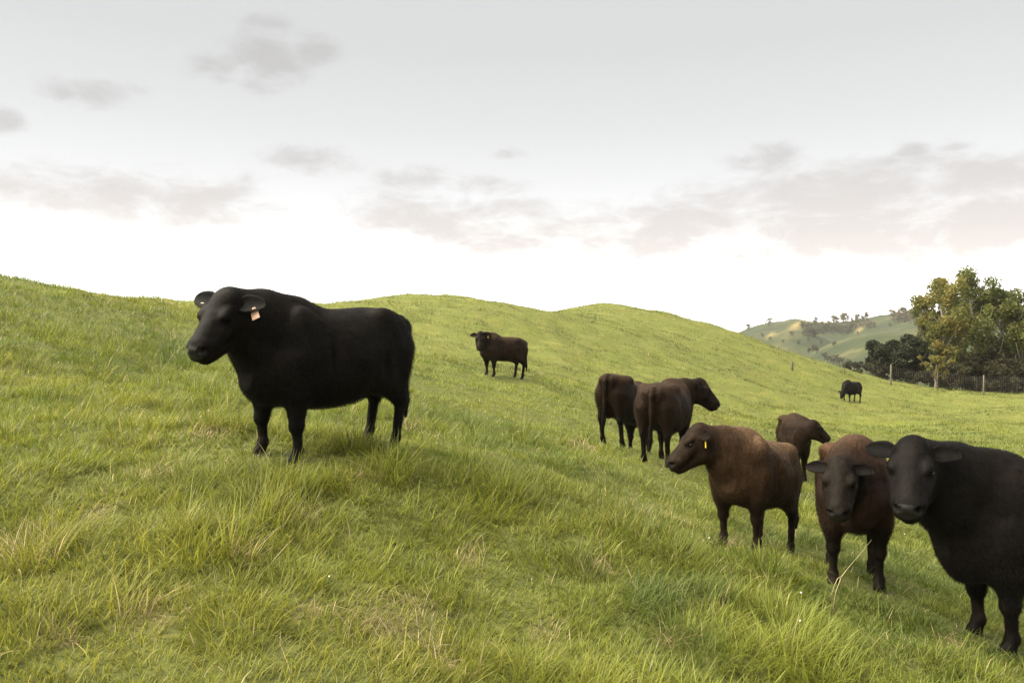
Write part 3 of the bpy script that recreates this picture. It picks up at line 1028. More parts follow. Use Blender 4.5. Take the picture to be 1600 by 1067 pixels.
def make_cow(name, label, cat, u, depth, heading, scale, head, coat, res=0.013, group=None, girth=1.0, depth_k=1.0, legs=None, fur=0, fur_len=0.014,
             tags=(), tail=None, ear_size=1.0, head_k=1.0, leg_k=1.0, dewlap=1.0, topline=0.0, ear_lift=(0, 0), rump=1.0, fur_seed=1, bony=.5, neck_k=.95):
    """head: dict(poll=(x,y,z) body axes, yaw, pitch, roll in degrees; yaw relative to the body, + to its left)"""
    wx = (u - 800.0) / FPX * depth
    wy = depth
    hd = R(heading)
    ch, sh = math.cos(hd), math.sin(hd)
    lg = {'fl': (0, 0), 'fr': (0, 0), 'hl': (0, 0), 'hr': (0, 0)}
    lg.update(legs or {})
    base = {'fl': (.46, .185), 'fr': (.46, -.185), 'hl': (-.66, .19), 'hr': (-.66, -.19)}
    feet = {}
    for k, (bx, by) in base.items():
        x, y = bx + lg[k][0], by + lg[k][1]
        gx, gy = wx + scale * (x * ch - y * sh), wy + scale * (x * sh + y * ch)
        feet[k] = [x, y, h1(gx, gy)]
        HOOVES.append((gx, gy))
    bz = sum(f[2] for f in feet.values()) / 4 - 0.01
    for f in feet.values():
        f[2] = (f[2] - bz) / scale - 0.015
    # the back follows the slope a little
    zf = (feet['fl'][2] + feet['fr'][2]) / 2; zh = (feet['hl'][2] + feet['hr'][2]) / 2
    tilt = (zf - zh) / 1.12 * 0.85

    def lift(p):
        return np.array([p[0], p[1], p[2] + p[0] * tilt])

    poll = lift(np.array(head['poll'], float))
    Rm = rot_head(R(head['yaw']), R(head['pitch']), R(head.get('roll', 0)))
    hk = head_k

    def HP(x, y, z):
        return poll + Rm @ (np.array([x * .87, y * 1.02, z * 1.03], float) * hk)
    muz = HP(.52, 0, -.06)
    allp = np.array([poll, muz] + [f for f in feet.values()])
    lo = np.minimum(allp.min(0) - .28, [-1.05, -.52, -.12])
    hi = np.maximum(allp.max(0) + .28, [.95, .52, 1.62])
    f = Field(lo, hi, res / scale)
    st = []
    for (x, tp, bt, w, wc) in TRUNK:
        mid = 0.95
        bt2 = mid - (mid - bt) * depth_k
        ww = w * (girth if x > -0.5 else (girth * 0.5 + rump * 0.5))
        tp2 = tp + topline * math.sin(math.pi * (x + .9) / 1.7)
        st.append((x, tp2 + x * tilt, bt2 + x * tilt, ww, wc))
    f.trunk(st)
    g = girth
    for s in (1, -1):
        # haunch, hook and pin bones, shoulder blade, ribs
        f.blob(lift((-.60, s * .165 * rump, .93)), (.235, .125 * rump, .33), .09)
        f.blob(lift((-.46, s * .22 * rump, 1.20)), (.10, .07, .08), .12)
        f.blob(lift((-.84, s * .095, 1.10)), (.07, .055, .11), .08)
        if bony > 0:
            f.blob(lift((-.47, s * (.215 + .03 * bony) * rump, 1.205)), (.075, .05, .045), .075 - .03 * bony)
            f.blob(lift((-.85, s * .10, 1.135)), (.055, .038, .045), .06)
            f.limb(lift((.28, s * .14, 1.22)), lift((.46, s * .245 * g, .90)), .055, .065, .06)
            f.blob(lift((.35, s * .225 * g, .70)), (.07, .055, .075), .06)
            f.limb(lift((-.40, s * .20, 1.19)), lift((-.74, s * .12, 1.19)), .035, .035, .05)
        f.blob(lift((.42, s * .185 * g, .98)), (.17, .11, .30), .07)
        f.blob(lift((.50, s * .15 * g, .78)), (.15, .115, .17), .08)
    f.blob(lift((.34, 0, 1.245)), (.24, .11, .085), .10)
    f.blob(lift((-.845, 0, 1.19)), (.09, .055, .055), .05)
    # brisket
    f.blob(lift((.62, 0, .66)), (.17, .115 * g, .12 * dewlap), .10)
    # legs
    for k in ('fl', 'fr'):
        s = 1 if k == 'fl' else -1
        x, y, z = feet[k]
        L = .46 - z                 # from ground to where the fore leg is clear
        kn = np.array([x * .98 + .46 * .02 + .015, y, z + .36 * leg_k])
        f.limb(lift((.45, s * .20, .82)), (x * .5 + .235, y * .9 + s * .02, .60 + .46 * tilt), .150, .118, .08, (1.2, .82, 1))
        f.limb((x * .5 + .235, y * .9 + s * .02, .62 + .46 * tilt), kn, .116, .052, .05, (1.15, .88, 1))
        f.blob(kn, (.066, .059, .070), .025)
        f.limb(kn, (x, y, z + .13), .042, .036, .02, (1.1, .92, 1))
        f.blob((x, y, z + .125), (.050, .048, .048), .02)
        f.limb((x, y, z + .12), (x + .035, y, z + .05), .042, .052, .015)
    for k in ('hl', 'hr'):
        s = 1 if k == 'hl' else -1
        x, y, z = feet[k]
        hock = np.array([x - .055, y, z + .48 * leg_k])
        stif = lift((-.40 + (x + .66) * .35, s * .215 * rump, .70))
        f.limb(lift((-.56, s * .18 * rump, .92)), stif, .20, .150, .09, (1.05, .72, 1))
        f.limb(stif, hock + [0.03, 0, .05], .150, .060, .08, (1.1, .8, 1))
        f.limb(lift((-.72, s * .145 * rump, .90)), hock + [0.01, 0, .04], .145, .050, .09, (1.1, .85, 1))
        f.blob(hock + [-.016, 0, .01], (.070, .050, .078), .03)
        f.limb(hock, (x, y, z + .13), .049, .038, .02, (1.15, .9, 1))
        f.blob((x, y, z + .125), (.050, .047, .048), .02)
        f.limb((x, y, z + .12), (x + .04, y, z + .05), .042, .052, .015)
    # belly tuck, flank and the crease between the haunches
    f.blob(lift((-.92, 0, .80)), (.10, .022, .30), .03, cut=True)
    for s in (1, -1):
        f.blob(lift((-.34, s * (.44 - .03 * bony) * g, 1.08)), (.13, .10, .12), .09, cut=True)      # hollow in front of the hook bone
        f.blob(lift((.20, s * .48 * g, .88)), (.05, .20, .30), .08, cut=True)
        f.blob(lift((-.40, s * .43 * g, .80)), (.045, .15, .17), .07, cut=True)       # groove behind the shoulder
    # neck: crest, side and throat lines
    top0 = lift((.36, 0, 1.22)); bot0 = lift((.60, 0, .84)); mid0 = lift((.50, 0, 1.04))
    back = poll + Rm @ (np.array([-.02, 0, -.045]) * hk)
    thr = HP(.05, 0, -.215 - .05 * (neck_k - 1))
    fwd = np.array([1.0, 0, 0])
    for (p0, p1, r0, r1, sqz) in ((top0, back, .150, .090 * hk, .85), (mid0, HP(0, 0, -.12), .215, .125 * hk, .9), (bot0, thr, .205, .088 * hk, .78)):
        m_ = (p0 + p1) / 2 + fwd * 0.10 * min(1.0, np.linalg.norm(p1 - p0)) * abs(math.sin(R(head['yaw']) / 2))
        r1 = r1 * neck_k
        rm = (r0 + r1) / 2 * (.5 + .5 * neck_k)
        f.limb(p0, m_, r0, rm, .09)
        f.limb(m_, p1, rm, r1, .09)
    if dewlap > 0:
        f.limb(bot0 + [.02, 0, -.10], (bot0 * .45 + thr * .55) + [0, 0, -.035 * dewlap], .085 * dewlap, .04, .08)
    # head
    def B(c, r, k=.03, cut=False):
        f.blob(HP(*c), np.array(r) * hk, k * hk, Rm, cut)
    def Lm(a, b, ra, rb, k=.03, sq=None):
        f.limb(HP(*a), HP(*b), ra * hk, rb * hk, k * hk, sq, Rm)
    B((.085, 0, -.055), (.140, .122, .115), .04)
    B((.005, 0, .028), (.085, .078, .052), .05)
    Lm((.12, 0, -.045), (.40, 0, -.068), .098, .074, .04, (1, 1.06, .9))
    Lm((.10, 0, .005), (.34, 0, -.022), .06, .042, .04, (1, 1.15, .8))
    for s in (1, -1):
        B((.158, s * .090, .012), (.056, .036, .030), .03)
        B((.172, s * .112, .006), (.034, .016, .010), .008)
        B((.100, s * .070, -.155), (.130, .060, .115), .04)
        Lm((.10, s * .05, -.210), (.37, s * .028, -.160), .058, .040, .04)
        Lm((.19, s * .085, -.060), (.36, s * .066, -.090), .040, .034, .04)
        B((.178, s * .125, -.018), (.032, .022, .021), .015, True)
        B((.175, s * .099, -.018), (.030, .022, .023), .008)
    B((.420, 0, -.078), (.066, .084, .076), .04)
    Lm((.464, -.042, -.058), (.464, .042, -.058), .036, .036, .02)
    Lm((.452, -.044, -.098), (.452, .044, -.098), .033, .033, .02)
    B((.462, 0, -.112), (.050, .074, .036), .02)
    B((.405, 0, -.160), (.070, .056, .040), .03)
    for s in (1, -1):
        B((.510, s * .054, -.046), (.050, .023, .021), .003, True)
        B((.490, s * .076, -.056), (.048, .012, .022), .003, True)
    B((.47, 0, -.128), (.07, .075, .0045), .006, True)
    B((.528, 0, -.075), (.02, .004, .03), .01, True)
    # tail
    tl = tail or [(-.885, 0, 1.20), (-.955, 0, 1.09), (-.965, .0, .85), (-.955, .01, .62), (-.95, .015, .42), (-.95, .02, .26)]
    tl = [lift(p) for p in tl]
    tr = [.046, .036, .028, .024, .040, .014]
    for i in range(len(tl) - 1):
        f.limb(tl[i], tl[i + 1], tr[i], tr[i + 1], .03 if i == 0 else .015)
    V, Q = f.skin()
    gr = V / np.array([.16, .16, .11])
    wr = fbm(gr[:, 0] + gr[:, 1] * .7, gr[:, 2] - gr[:, 1] * .4, 77 + fur_seed, 3)
    V = V + (np.sign(V[:, 1]) * wr * .010 * sm(V[:, 2], .5, .7))[:, None] * np.array([[0, 1.0, 0]])
    nskin = len(V)
    ears = []
    G, GQ, nv = [V], [Q], nskin
    for s in (1, -1):
        e0 = HP(.012, s * .088, -.012)
        el = ear_lift[0 if s > 0 else 1]
        out = Rm @ np.array([-.10, s * 1.0, -.08]) + np.array([0, 0, el])
        face = Rm @ np.array([.30, s * .22, .92])
        ev, eq, fr = ear_mesh(e0, out, face, .212 * hk * ear_size, .126 * hk * ear_size)
        G.append(ev); GQ.append(eq + nv); nv += len(ev)
        ears.append((e0, fr))
    V = np.concatenate(G); Q = np.concatenate(GQ)
    # coat colour and bare skin, from where each point lies on the animal
    hl = (V - poll) @ Rm / hk / np.array([.87, 1.02, 1.03])
    mz = np.sqrt(((hl[:, 0] - .492) / .058) ** 2 + (hl[:, 1] / .080) ** 2 + ((hl[:, 2] + .060) / .046) ** 2)
    bare = 1 - sm(mz, .88, 1.08)
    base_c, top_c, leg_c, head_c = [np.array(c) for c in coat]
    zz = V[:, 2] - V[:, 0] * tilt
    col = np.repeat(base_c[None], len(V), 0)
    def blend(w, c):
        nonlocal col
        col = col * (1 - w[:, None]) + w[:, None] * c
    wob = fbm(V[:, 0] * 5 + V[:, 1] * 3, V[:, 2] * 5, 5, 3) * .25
    blend(sm(zz + wob * .3, 1.05, 1.30) * sm(V[:, 0], .75, .45), top_c)  # lighter saddle, with sunlight along the back painted into it
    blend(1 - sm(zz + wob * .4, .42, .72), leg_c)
    hw = sm(np.sqrt(((hl[:, 0] - .22) / .36) ** 2 + (hl[:, 1] / .22) ** 2 + ((hl[:, 2] + .06) / .24) ** 2), 1.15, .85)
    blend(hw, head_c)
    ew = np.zeros(len(V)); ew[nskin:] = 1
    blend(ew * .8, head_c * .85)
    inner = np.zeros(len(V))
    for e_ in range(2):
        inner[nskin + e_ * 234:nskin + e_ * 234 + 117] = .75
    blend(inner, head_c * .22)
    tw = sm(V[:, 0], -.90, -.95) * (1 - sm(zz, .55, .75))
    blend(tw, leg_c * .8)
    mud = np.clip((1 - sm(zz, .10, .46)) * sm(fbm(V[:, 0] * 9 + V[:, 1] * 5, V[:, 2] * 7, 19 + fur_seed, 3), -.1, .35), 0, 1) * .5
    blend(mud, np.array([.045, .034, .022]))
    col = col * (1 + wob[:, None] * .6)
    nd = np.sqrt(((hl[:, 0] - .490) / .045) ** 2 + ((np.abs(hl[:, 1]) - .058) / .026) ** 2 + ((hl[:, 2] + .048) / .022) ** 2)
    nw = 1 - sm(nd, .75, 1.05)
    bare = bare * (1 - nw)
    blend(nw, np.array([.0015, .0013, .0013]))
    ed = np.sqrt((hl[:, 0] - .182) ** 2 + (np.abs(hl[:, 1]) - .106) ** 2 + (hl[:, 2] + .018) ** 2)
    blend(np.exp(-(ed / .036) ** 2) * .85, np.array([.0022, .0018, .0016]))
    me = mesh_np('cattle_body', V * scale, quads=Q)
    set_col(me, 'coat', col)
    set_float(me, 'bare', bare)
    root = empty(name, (wx, wy, bz), hd)
    tag(root, label, cat, group)
    body = add_obj('body', me, [M_COAT, M_FUR], root)
    # eyes
    import_bm = bmesh.new()
    bmesh.ops.create_icosphere(import_bm, subdivisions=3, radius=1.0)
    eco = np.array([v.co[:] for v in import_bm.verts]); ef = np.array([[v.index for v in q.verts] for q in import_bm.faces])
    import_bm.free()
    for s in (1, -1):
        c = HP(.180, s * .1050, -.018)
        e = eco * np.array([.0215, .0170, .0185]) * hk
        add_obj('eye', mesh_np('eye', (c + e @ Rm.T) * scale, tris=ef), M_EYE, root)
    # hooves, two toes each
    for k, (x, y, z) in feet.items():
        gh = Geo()
        for s in (1, -1):
            c = np.array([x + .045, y + s * .026, z])
            ring = [(0, .030, .034), (.045, .026, .030), (.075, .018, .024)]
            pts = []
            for (hh, rx, ry) in ring:
                for j in range(8):
                    th = 2 * math.pi * j / 8
                    pts.append(c + [rx * 1.5 * math.cos(th) - hh * .35, ry * .8 * math.sin(th), hh])
            qq = [(r * 8 + j, r * 8 + (j + 1) % 8, (r + 1) * 8 + (j + 1) % 8, (r + 1) * 8 + j) for r in range(2) for j in range(8)]
            gh.add(np.array(pts) * scale, qq)
        add_obj('hoof', gh.mesh('hoof'), M_HOOF, root)
    # ear tags: a stud and a tapering flag hanging from the ear
    for (s, along, mat, size, drop, lab, shape) in tags:
        e0, (a, b, n) = ears[0 if s > 0 else 1]
        down = np.array([0, 0, -1.0])
        side = Rm @ np.array([.1, s * 1.0, 0]); side[2] *= .3
        side /= np.linalg.norm(side)
        nn = np.cross(side, down); nn /= np.linalg.norm(nn)
        if nn @ (Rm @ np.array([1.0, 0, 0])) < 0:
            nn = -nn
        c = e0 + a * (.212 * hk * ear_size * along) + down * .028 * hk + nn * .012
        dn = down + side * drop; dn /= np.linalg.norm(dn)
        sd = np.cross(nn, dn)
        w, h = size
        prof = {'flag': [(-.22, 0), (.22, 0), (.30, .25), (.5, .42), (.5, 1), (-.5, 1), (-.5, .42), (-.30, .25)],
                'disc': [(.5 * math.cos(2 * math.pi * j / 14), .5 + .5 * math.sin(2 * math.pi * j / 14)) for j in range(14)]}[shape]
        fr = [c + sd * (px * w) + dn * (py * h) + nn * .003 for px, py in prof]
        bk = [p - nn * .006 for p in fr]
        npf = len(prof)
        bm = bmesh.new()
        vf = [bm.verts.new(p * scale) for p in fr]; vb = [bm.verts.new(p * scale) for p in bk]
        bm.faces.new(vf); bm.faces.new(vb[::-1])
        for j in range(npf):
            bm.faces.new((vf[j], vb[j], vb[(j + 1) % npf], vf[(j + 1) % npf]))
        # stud
        cc = c + dn * (.12 * h if shape == 'flag' else .5 * h)
        r0 = len(bm.verts)
        ringv = [bm.verts.new((cc + (sd * math.cos(2 * math.pi * j / 8) + dn * math.sin(2 * math.pi * j / 8)) * .006 + nn * .011) * scale) for j in range(8)]
        ringw = [bm.verts.new((cc + (sd * math.cos(2 * math.pi * j / 8) + dn * math.sin(2 * math.pi * j / 8)) * .008 + nn * .001) * scale) for j in range(8)]
        bm.faces.new(ringv)
        for j in range(8):
            bm.faces.new((ringv[j], ringv[(j + 1) % 8], ringw[(j + 1) % 8], ringw[j]))
        bmesh.ops.recalc_face_normals(bm, faces=bm.faces[:])
        tm = bpy.data.meshes.new('ear_tag')
        bm.to_mesh(tm); bm.free()
        o = add_obj('ear_tag', tm, mat, root)
        o['label'] = lab
    # short coat
    if fur and FUR > 0:
        li = np.empty(len(me.loops), np.int32)
        me.loops.foreach_get('vertex_index', li)
        ca = me.attributes.new('coat_fur', 'BYTE_COLOR', 'CORNER')
        cc4 = np.ones((len(li), 4), np.float32); cc4[:, :3] = np.clip(col[li], 0, 1)
        ca.data.foreach_set('color', cc4.ravel())
        me.attributes.active_color_name = 'coat_fur'
        vg = body.vertex_groups.new(name='fur_density')
        vl = body.vertex_groups.new(name='fur_length')
        dens = (1 - bare) * (1 - nw) * np.where(zz < .16, 0, 1)
        ed = np.sqrt((hl[:, 0] - .178) ** 2 + (np.abs(hl[:, 1]) - .104) ** 2 + (hl[:, 2] + .018) ** 2)
        dens = dens * sm(ed, .022, .034)
        pollw = np.exp(-((hl[:, 0] - .02) ** 2 + hl[:, 1] ** 2 + (hl[:, 2] - .05) ** 2) / .085 ** 2)
        ln = .62 - .40 * hw + .9 * pollw * .5 + tw * .3
        ln = np.clip(ln * (0.35 + 0.65 * sm(zz, .15, .7)), .12, 1)
        for val in np.linspace(0.1, 1, 10):
            ids = np.nonzero(np.abs(ln - val) <= .05)[0]
            if len(ids):
                vl.add(ids.tolist(), float(val), 'REPLACE')
        vg.add(np.nonzero(dens > .5)[0].tolist(), 1.0, 'REPLACE')
        mod = body.modifiers.new('short_coat', 'PARTICLE_SYSTEM')
        ps = mod.particle_system
        ps.seed = fur_seed
        ps.vertex_group_density = 'fur_density'
        ps.vertex_group_length = 'fur_length'
        st_ = ps.settings
        st_.type = 'HAIR'
        st_.count = int(fur * FUR)
        st_.use_advanced_hair = True
        st_.hair_step = 3
        st_.render_step = 3
        st_.emit_from = 'FACE'
        st_.use_even_distribution = True
        st_.hair_length = 4.0
        # strand velocity: outward a little, mostly back and down along the hide
        k = fur_len * scale
        st_.normal_factor = 0.42 * k
        st_.object_align_factor = (-0.34 * k, 0, -0.46 * k)
        st_.factor_random = 0.22 * k
        st_.tangent_factor = 0
        st_.material = 2
        st_.root_radius = 1.0
        st_.tip_radius = 0.25
        st_.radius_scale = 0.0010 * scale
        st_.shape = 0.0
    return root

BLACK = ((0.00563, 0.004637, 0.003974), (0.007286, 0.00563, 0.004504), (0.004306, 0.003842, 0.003444), (0.00563, 0.004637, 0.004107))
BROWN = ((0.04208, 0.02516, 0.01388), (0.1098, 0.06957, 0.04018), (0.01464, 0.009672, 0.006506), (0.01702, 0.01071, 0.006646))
DARK = ((0.01639, 0.009901, 0.006033), (0.03442, 0.02165, 0.01285), (0.007866, 0.005375, 0.003839), (0.01082, 0.007214, 0.005073))
RUSSET = ((0.01907, 0.01103, 0.007069), (0.05449, 0.03034, 0.017), (0.007367, 0.005797, 0.004531), (0.0104, 0.00804, 0.006163))

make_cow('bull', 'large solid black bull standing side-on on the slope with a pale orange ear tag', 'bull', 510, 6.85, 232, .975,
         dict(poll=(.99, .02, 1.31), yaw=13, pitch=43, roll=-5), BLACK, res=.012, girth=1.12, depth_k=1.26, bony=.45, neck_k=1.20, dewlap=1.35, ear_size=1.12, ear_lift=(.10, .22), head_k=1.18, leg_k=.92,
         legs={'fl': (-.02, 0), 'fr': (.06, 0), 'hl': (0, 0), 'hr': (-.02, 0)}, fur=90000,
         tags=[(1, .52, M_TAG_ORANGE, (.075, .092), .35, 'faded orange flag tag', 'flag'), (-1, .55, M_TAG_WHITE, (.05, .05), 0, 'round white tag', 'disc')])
make_cow('cow', 'black cow facing the camera at the right edge, broad face with glossy muzzle', 'cow', 1632, 5.6, 192, 1.025,
         dict(poll=(1.13, .12, 1.26), yaw=46, pitch=38), BLACK, res=.0125, girth=1.05, depth_k=1.22, neck_k=1.06, topline=.015, head_k=1.07, ear_size=.95, ear_lift=(.10, .14), fur=95000, dewlap=1.7, leg_k=.94, legs={'fr': (-.10, 0), 'fl': (-.02, 0)})
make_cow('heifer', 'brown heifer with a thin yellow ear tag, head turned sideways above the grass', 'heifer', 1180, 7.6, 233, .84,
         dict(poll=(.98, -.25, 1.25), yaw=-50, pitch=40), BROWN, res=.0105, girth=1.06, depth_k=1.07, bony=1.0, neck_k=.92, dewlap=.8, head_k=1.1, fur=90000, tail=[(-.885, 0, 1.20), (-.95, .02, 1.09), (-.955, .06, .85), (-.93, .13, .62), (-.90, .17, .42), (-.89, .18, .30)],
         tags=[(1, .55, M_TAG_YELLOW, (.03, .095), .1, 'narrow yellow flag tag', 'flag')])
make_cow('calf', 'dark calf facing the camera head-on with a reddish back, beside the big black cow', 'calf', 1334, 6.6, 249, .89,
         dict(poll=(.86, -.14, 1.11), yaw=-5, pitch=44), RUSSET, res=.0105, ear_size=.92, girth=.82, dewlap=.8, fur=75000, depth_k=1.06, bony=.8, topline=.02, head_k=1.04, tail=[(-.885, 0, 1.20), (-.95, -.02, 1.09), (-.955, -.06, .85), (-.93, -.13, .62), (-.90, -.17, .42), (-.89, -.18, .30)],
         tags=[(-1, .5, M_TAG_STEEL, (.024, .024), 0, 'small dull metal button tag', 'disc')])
make_cow('steer', 'dark brown steer seen from behind, tail hanging, head turned to look right', 'steer', 1040, 11.6, 66, .89,
         dict(poll=(.98, -.38, 1.30), yaw=-78, pitch=44), DARK, res=.015, girth=1.1, rump=1.15, dewlap=.5, fur=34000, depth_k=1.06, bony=1.0, head_k=1.15)
make_cow('steer', 'dark brown steer whose front is hidden behind the steer showing its tail', 'steer', 982, 13.2, 56, .90,
         dict(poll=(1.0, .1, 1.2), yaw=5, pitch=60), DARK, res=.016, girth=1.0, dewlap=.5, fur=26000, depth_k=1.04, bony=.9)
make_cow('heifer', 'brown heifer looking right, mostly hidden behind the heifer with the yellow tag', 'heifer', 1238, 13.8, 256, .83,
         dict(poll=(.72, .34, 1.19), yaw=96, pitch=38), DARK, res=.013, girth=.72, rump=.75, bony=.9, dewlap=.5, fur=14000, depth_k=1.1, head_k=1.0)
make_cow('young_bull', 'small dark brown young bull standing alone mid slope looking towards the camera', 'bull', 785, 22.4, 218, .90,
         dict(poll=(.92, .1, 1.27), yaw=48, pitch=55), DARK, res=.017, dewlap=.9, fur=9000, depth_k=1.04, bony=.8, head_k=1.15,
         tags=[(1, .55, M_TAG_YELLOW, (.045, .06), 0, 'yellow flag tag', 'flag')])
make_cow('cow', 'tiny black cow grazing far off in front of the wire fence', 'cow', 1330, 45.0, 215, .90,
         dict(poll=(1.0, .02, .62), yaw=5, pitch=62), BLACK, res=.028, fur=0, depth_k=1.2, girth=1.1)

# ------------------------------------------------------------------ grass
def grass_mat(name, trans, rough=.45, spec=.3):
    m, t = new_mat(name)
    a = t.n('ShaderNodeAttribute', attribute_name='col')
    p = pbsdf(t, a.outputs['Color'], rough, spec)
    tr = t.n('ShaderNodeBsdfTranslucent')
    t.link(a.outputs['Color'], tr.inputs['Color'])
    mx = t.n('ShaderNodeMixShader')
    mx.inputs[0].default_value = trans
    t.link(p.outputs[0], mx.inputs[1]); t.link(tr.outputs[0], mx.inputs[2])
    finish(t, mx.outputs[0])
    return m

M_GRASS = grass_mat('grass_blades', .48)
M_STRAW = grass_mat('dry_blades', .25, .6, .2)


def in_view(x, y, z, keep, rg):
    """leave out most of what the crests hide"""
    az = np.arctan2(x, y); r = np.hypot(x, y)
    na, nr = 420, 260
    aa = np.linspace(-.78, .78, na); rr = 1.5 * (130 / 1.5) ** np.linspace(0, 1, nr)
    A, Rr = np.meshgrid(aa, rr, indexing='ij')
    sl = (H((Rr * np.sin(A)).ravel(), (Rr * np.cos(A)).ravel()).reshape(na, nr) - EYE) / Rr
    hz = np.maximum.accumulate(sl, 1)
    ia = np.clip(((az + .78) / 1.56 * (na - 1)).astype(int), 0, na - 1)
    ir = np.clip((np.log(r / 1.5) / math.log(130 / 1.5) * (nr - 1)).astype(int) - 2, 0, nr - 1)
    vis = (z + .45 - EYE) / r > hz[ia, ir]
    return vis | (rg.random(len(x)) < keep)


def scatter(n, rho, y0, y1, rg, half=.70, pad=1.2):
    ys = np.linspace(y0, y1, 4000)
    w = rho(ys) * (2 * (half * ys + pad))
    cdf = np.cumsum(w); cdf /= cdf[-1]
    y = np.interp(rg.random(n), cdf, ys)
    x = (rg.random(n) * 2 - 1) * (half * y + pad)
    return x, y


def blades(name, x, y, L, W, dx, dy, a0, curve, col, segs, tipcol, rg, mat, twist):
    n = len(x)
    z = H(x, y) - .015
    ln = np.hypot(dx, dy) + 1e-6
    dx, dy = dx / ln, dy / ln
    th = rg.normal(size=n) * twist
    wx, wy = -dy * np.cos(th) + dx * np.sin(th), dx * np.cos(th) + dy * np.sin(th)
    ts = np.linspace(0, 1, segs + 1)
    px, pz = np.zeros(n), np.zeros(n)
    rows = []
    for k, t in enumerate(ts):
        if k:
            tm = (ts[k - 1] + t) / 2
            ang = a0 + curve * tm
            st = L * (t - ts[k - 1])
            px = px + np.sin(ang) * st
            pz = pz + np.cos(ang) * st
        hw = W * .5 * (1 - t ** 2.2) * (0.75 + .25 * min(1, t * 4))
        cx, cy_, cz = x + dx * px, y + dy * px, z + pz
        if k < segs:
            rows.append(np.stack([cx - wx * hw, cy_ - wy * hw, cz], 1))
            rows.append(np.stack([cx + wx * hw, cy_ + wy * hw, cz], 1))
        else:
            rows.append(np.stack([cx, cy_, cz], 1))
    m = 2 * segs + 1
    co = np.stack(rows, 1).reshape(-1, 3)
    b = (np.arange(n) * m)[:, None]
    quads = np.concatenate([b + np.array([[2 * k, 2 * k + 1, 2 * k + 3, 2 * k + 2]]) for k in range(segs - 1)]) if segs > 1 else None
    tris = b + np.array([[2 * segs - 2, 2 * segs - 1, 2 * segs]])
    me = mesh_np(name, co, quads=quads, tris=tris, smooth=True)
    tt = np.repeat(ts, 2)[:m]
    cc = col[:, None, :] * (1 - tt[None, :, None]) + tipcol[:, None, :] * tt[None, :, None]
    set_col(me, 'col', cc.reshape(-1, 3))
    o = add_obj(name, me, mat)
    return o


def clump(x, y, cell, seed):
    ix, iy = np.floor(x / cell), np.floor(y / cell)
    best = np.full(len(x), 1e9); ox = np.zeros(len(x)); oy = np.zeros(len(x)); h = np.zeros(len(x)); h2 = np.zeros(len(x))
    for i in (-1, 0, 1):
        for j in (-1, 0, 1):
            cx = (ix + i + _hash(ix + i, iy + j, seed)) * cell
            cy_ = (iy + j + _hash(ix + i, iy + j, seed + 5)) * cell
            d = (x - cx) ** 2 + (y - cy_) ** 2
            m = d < best
            best = np.where(m, d, best)
            ox = np.where(m, x - cx, ox); oy = np.where(m, y - cy_, oy)
            h = np.where(m, _hash(ix + i, iy + j, seed + 11), h); h2 = np.where(m, _hash(ix + i, iy + j, seed + 17), h2)
    return ox / cell, oy / cell, h, h2


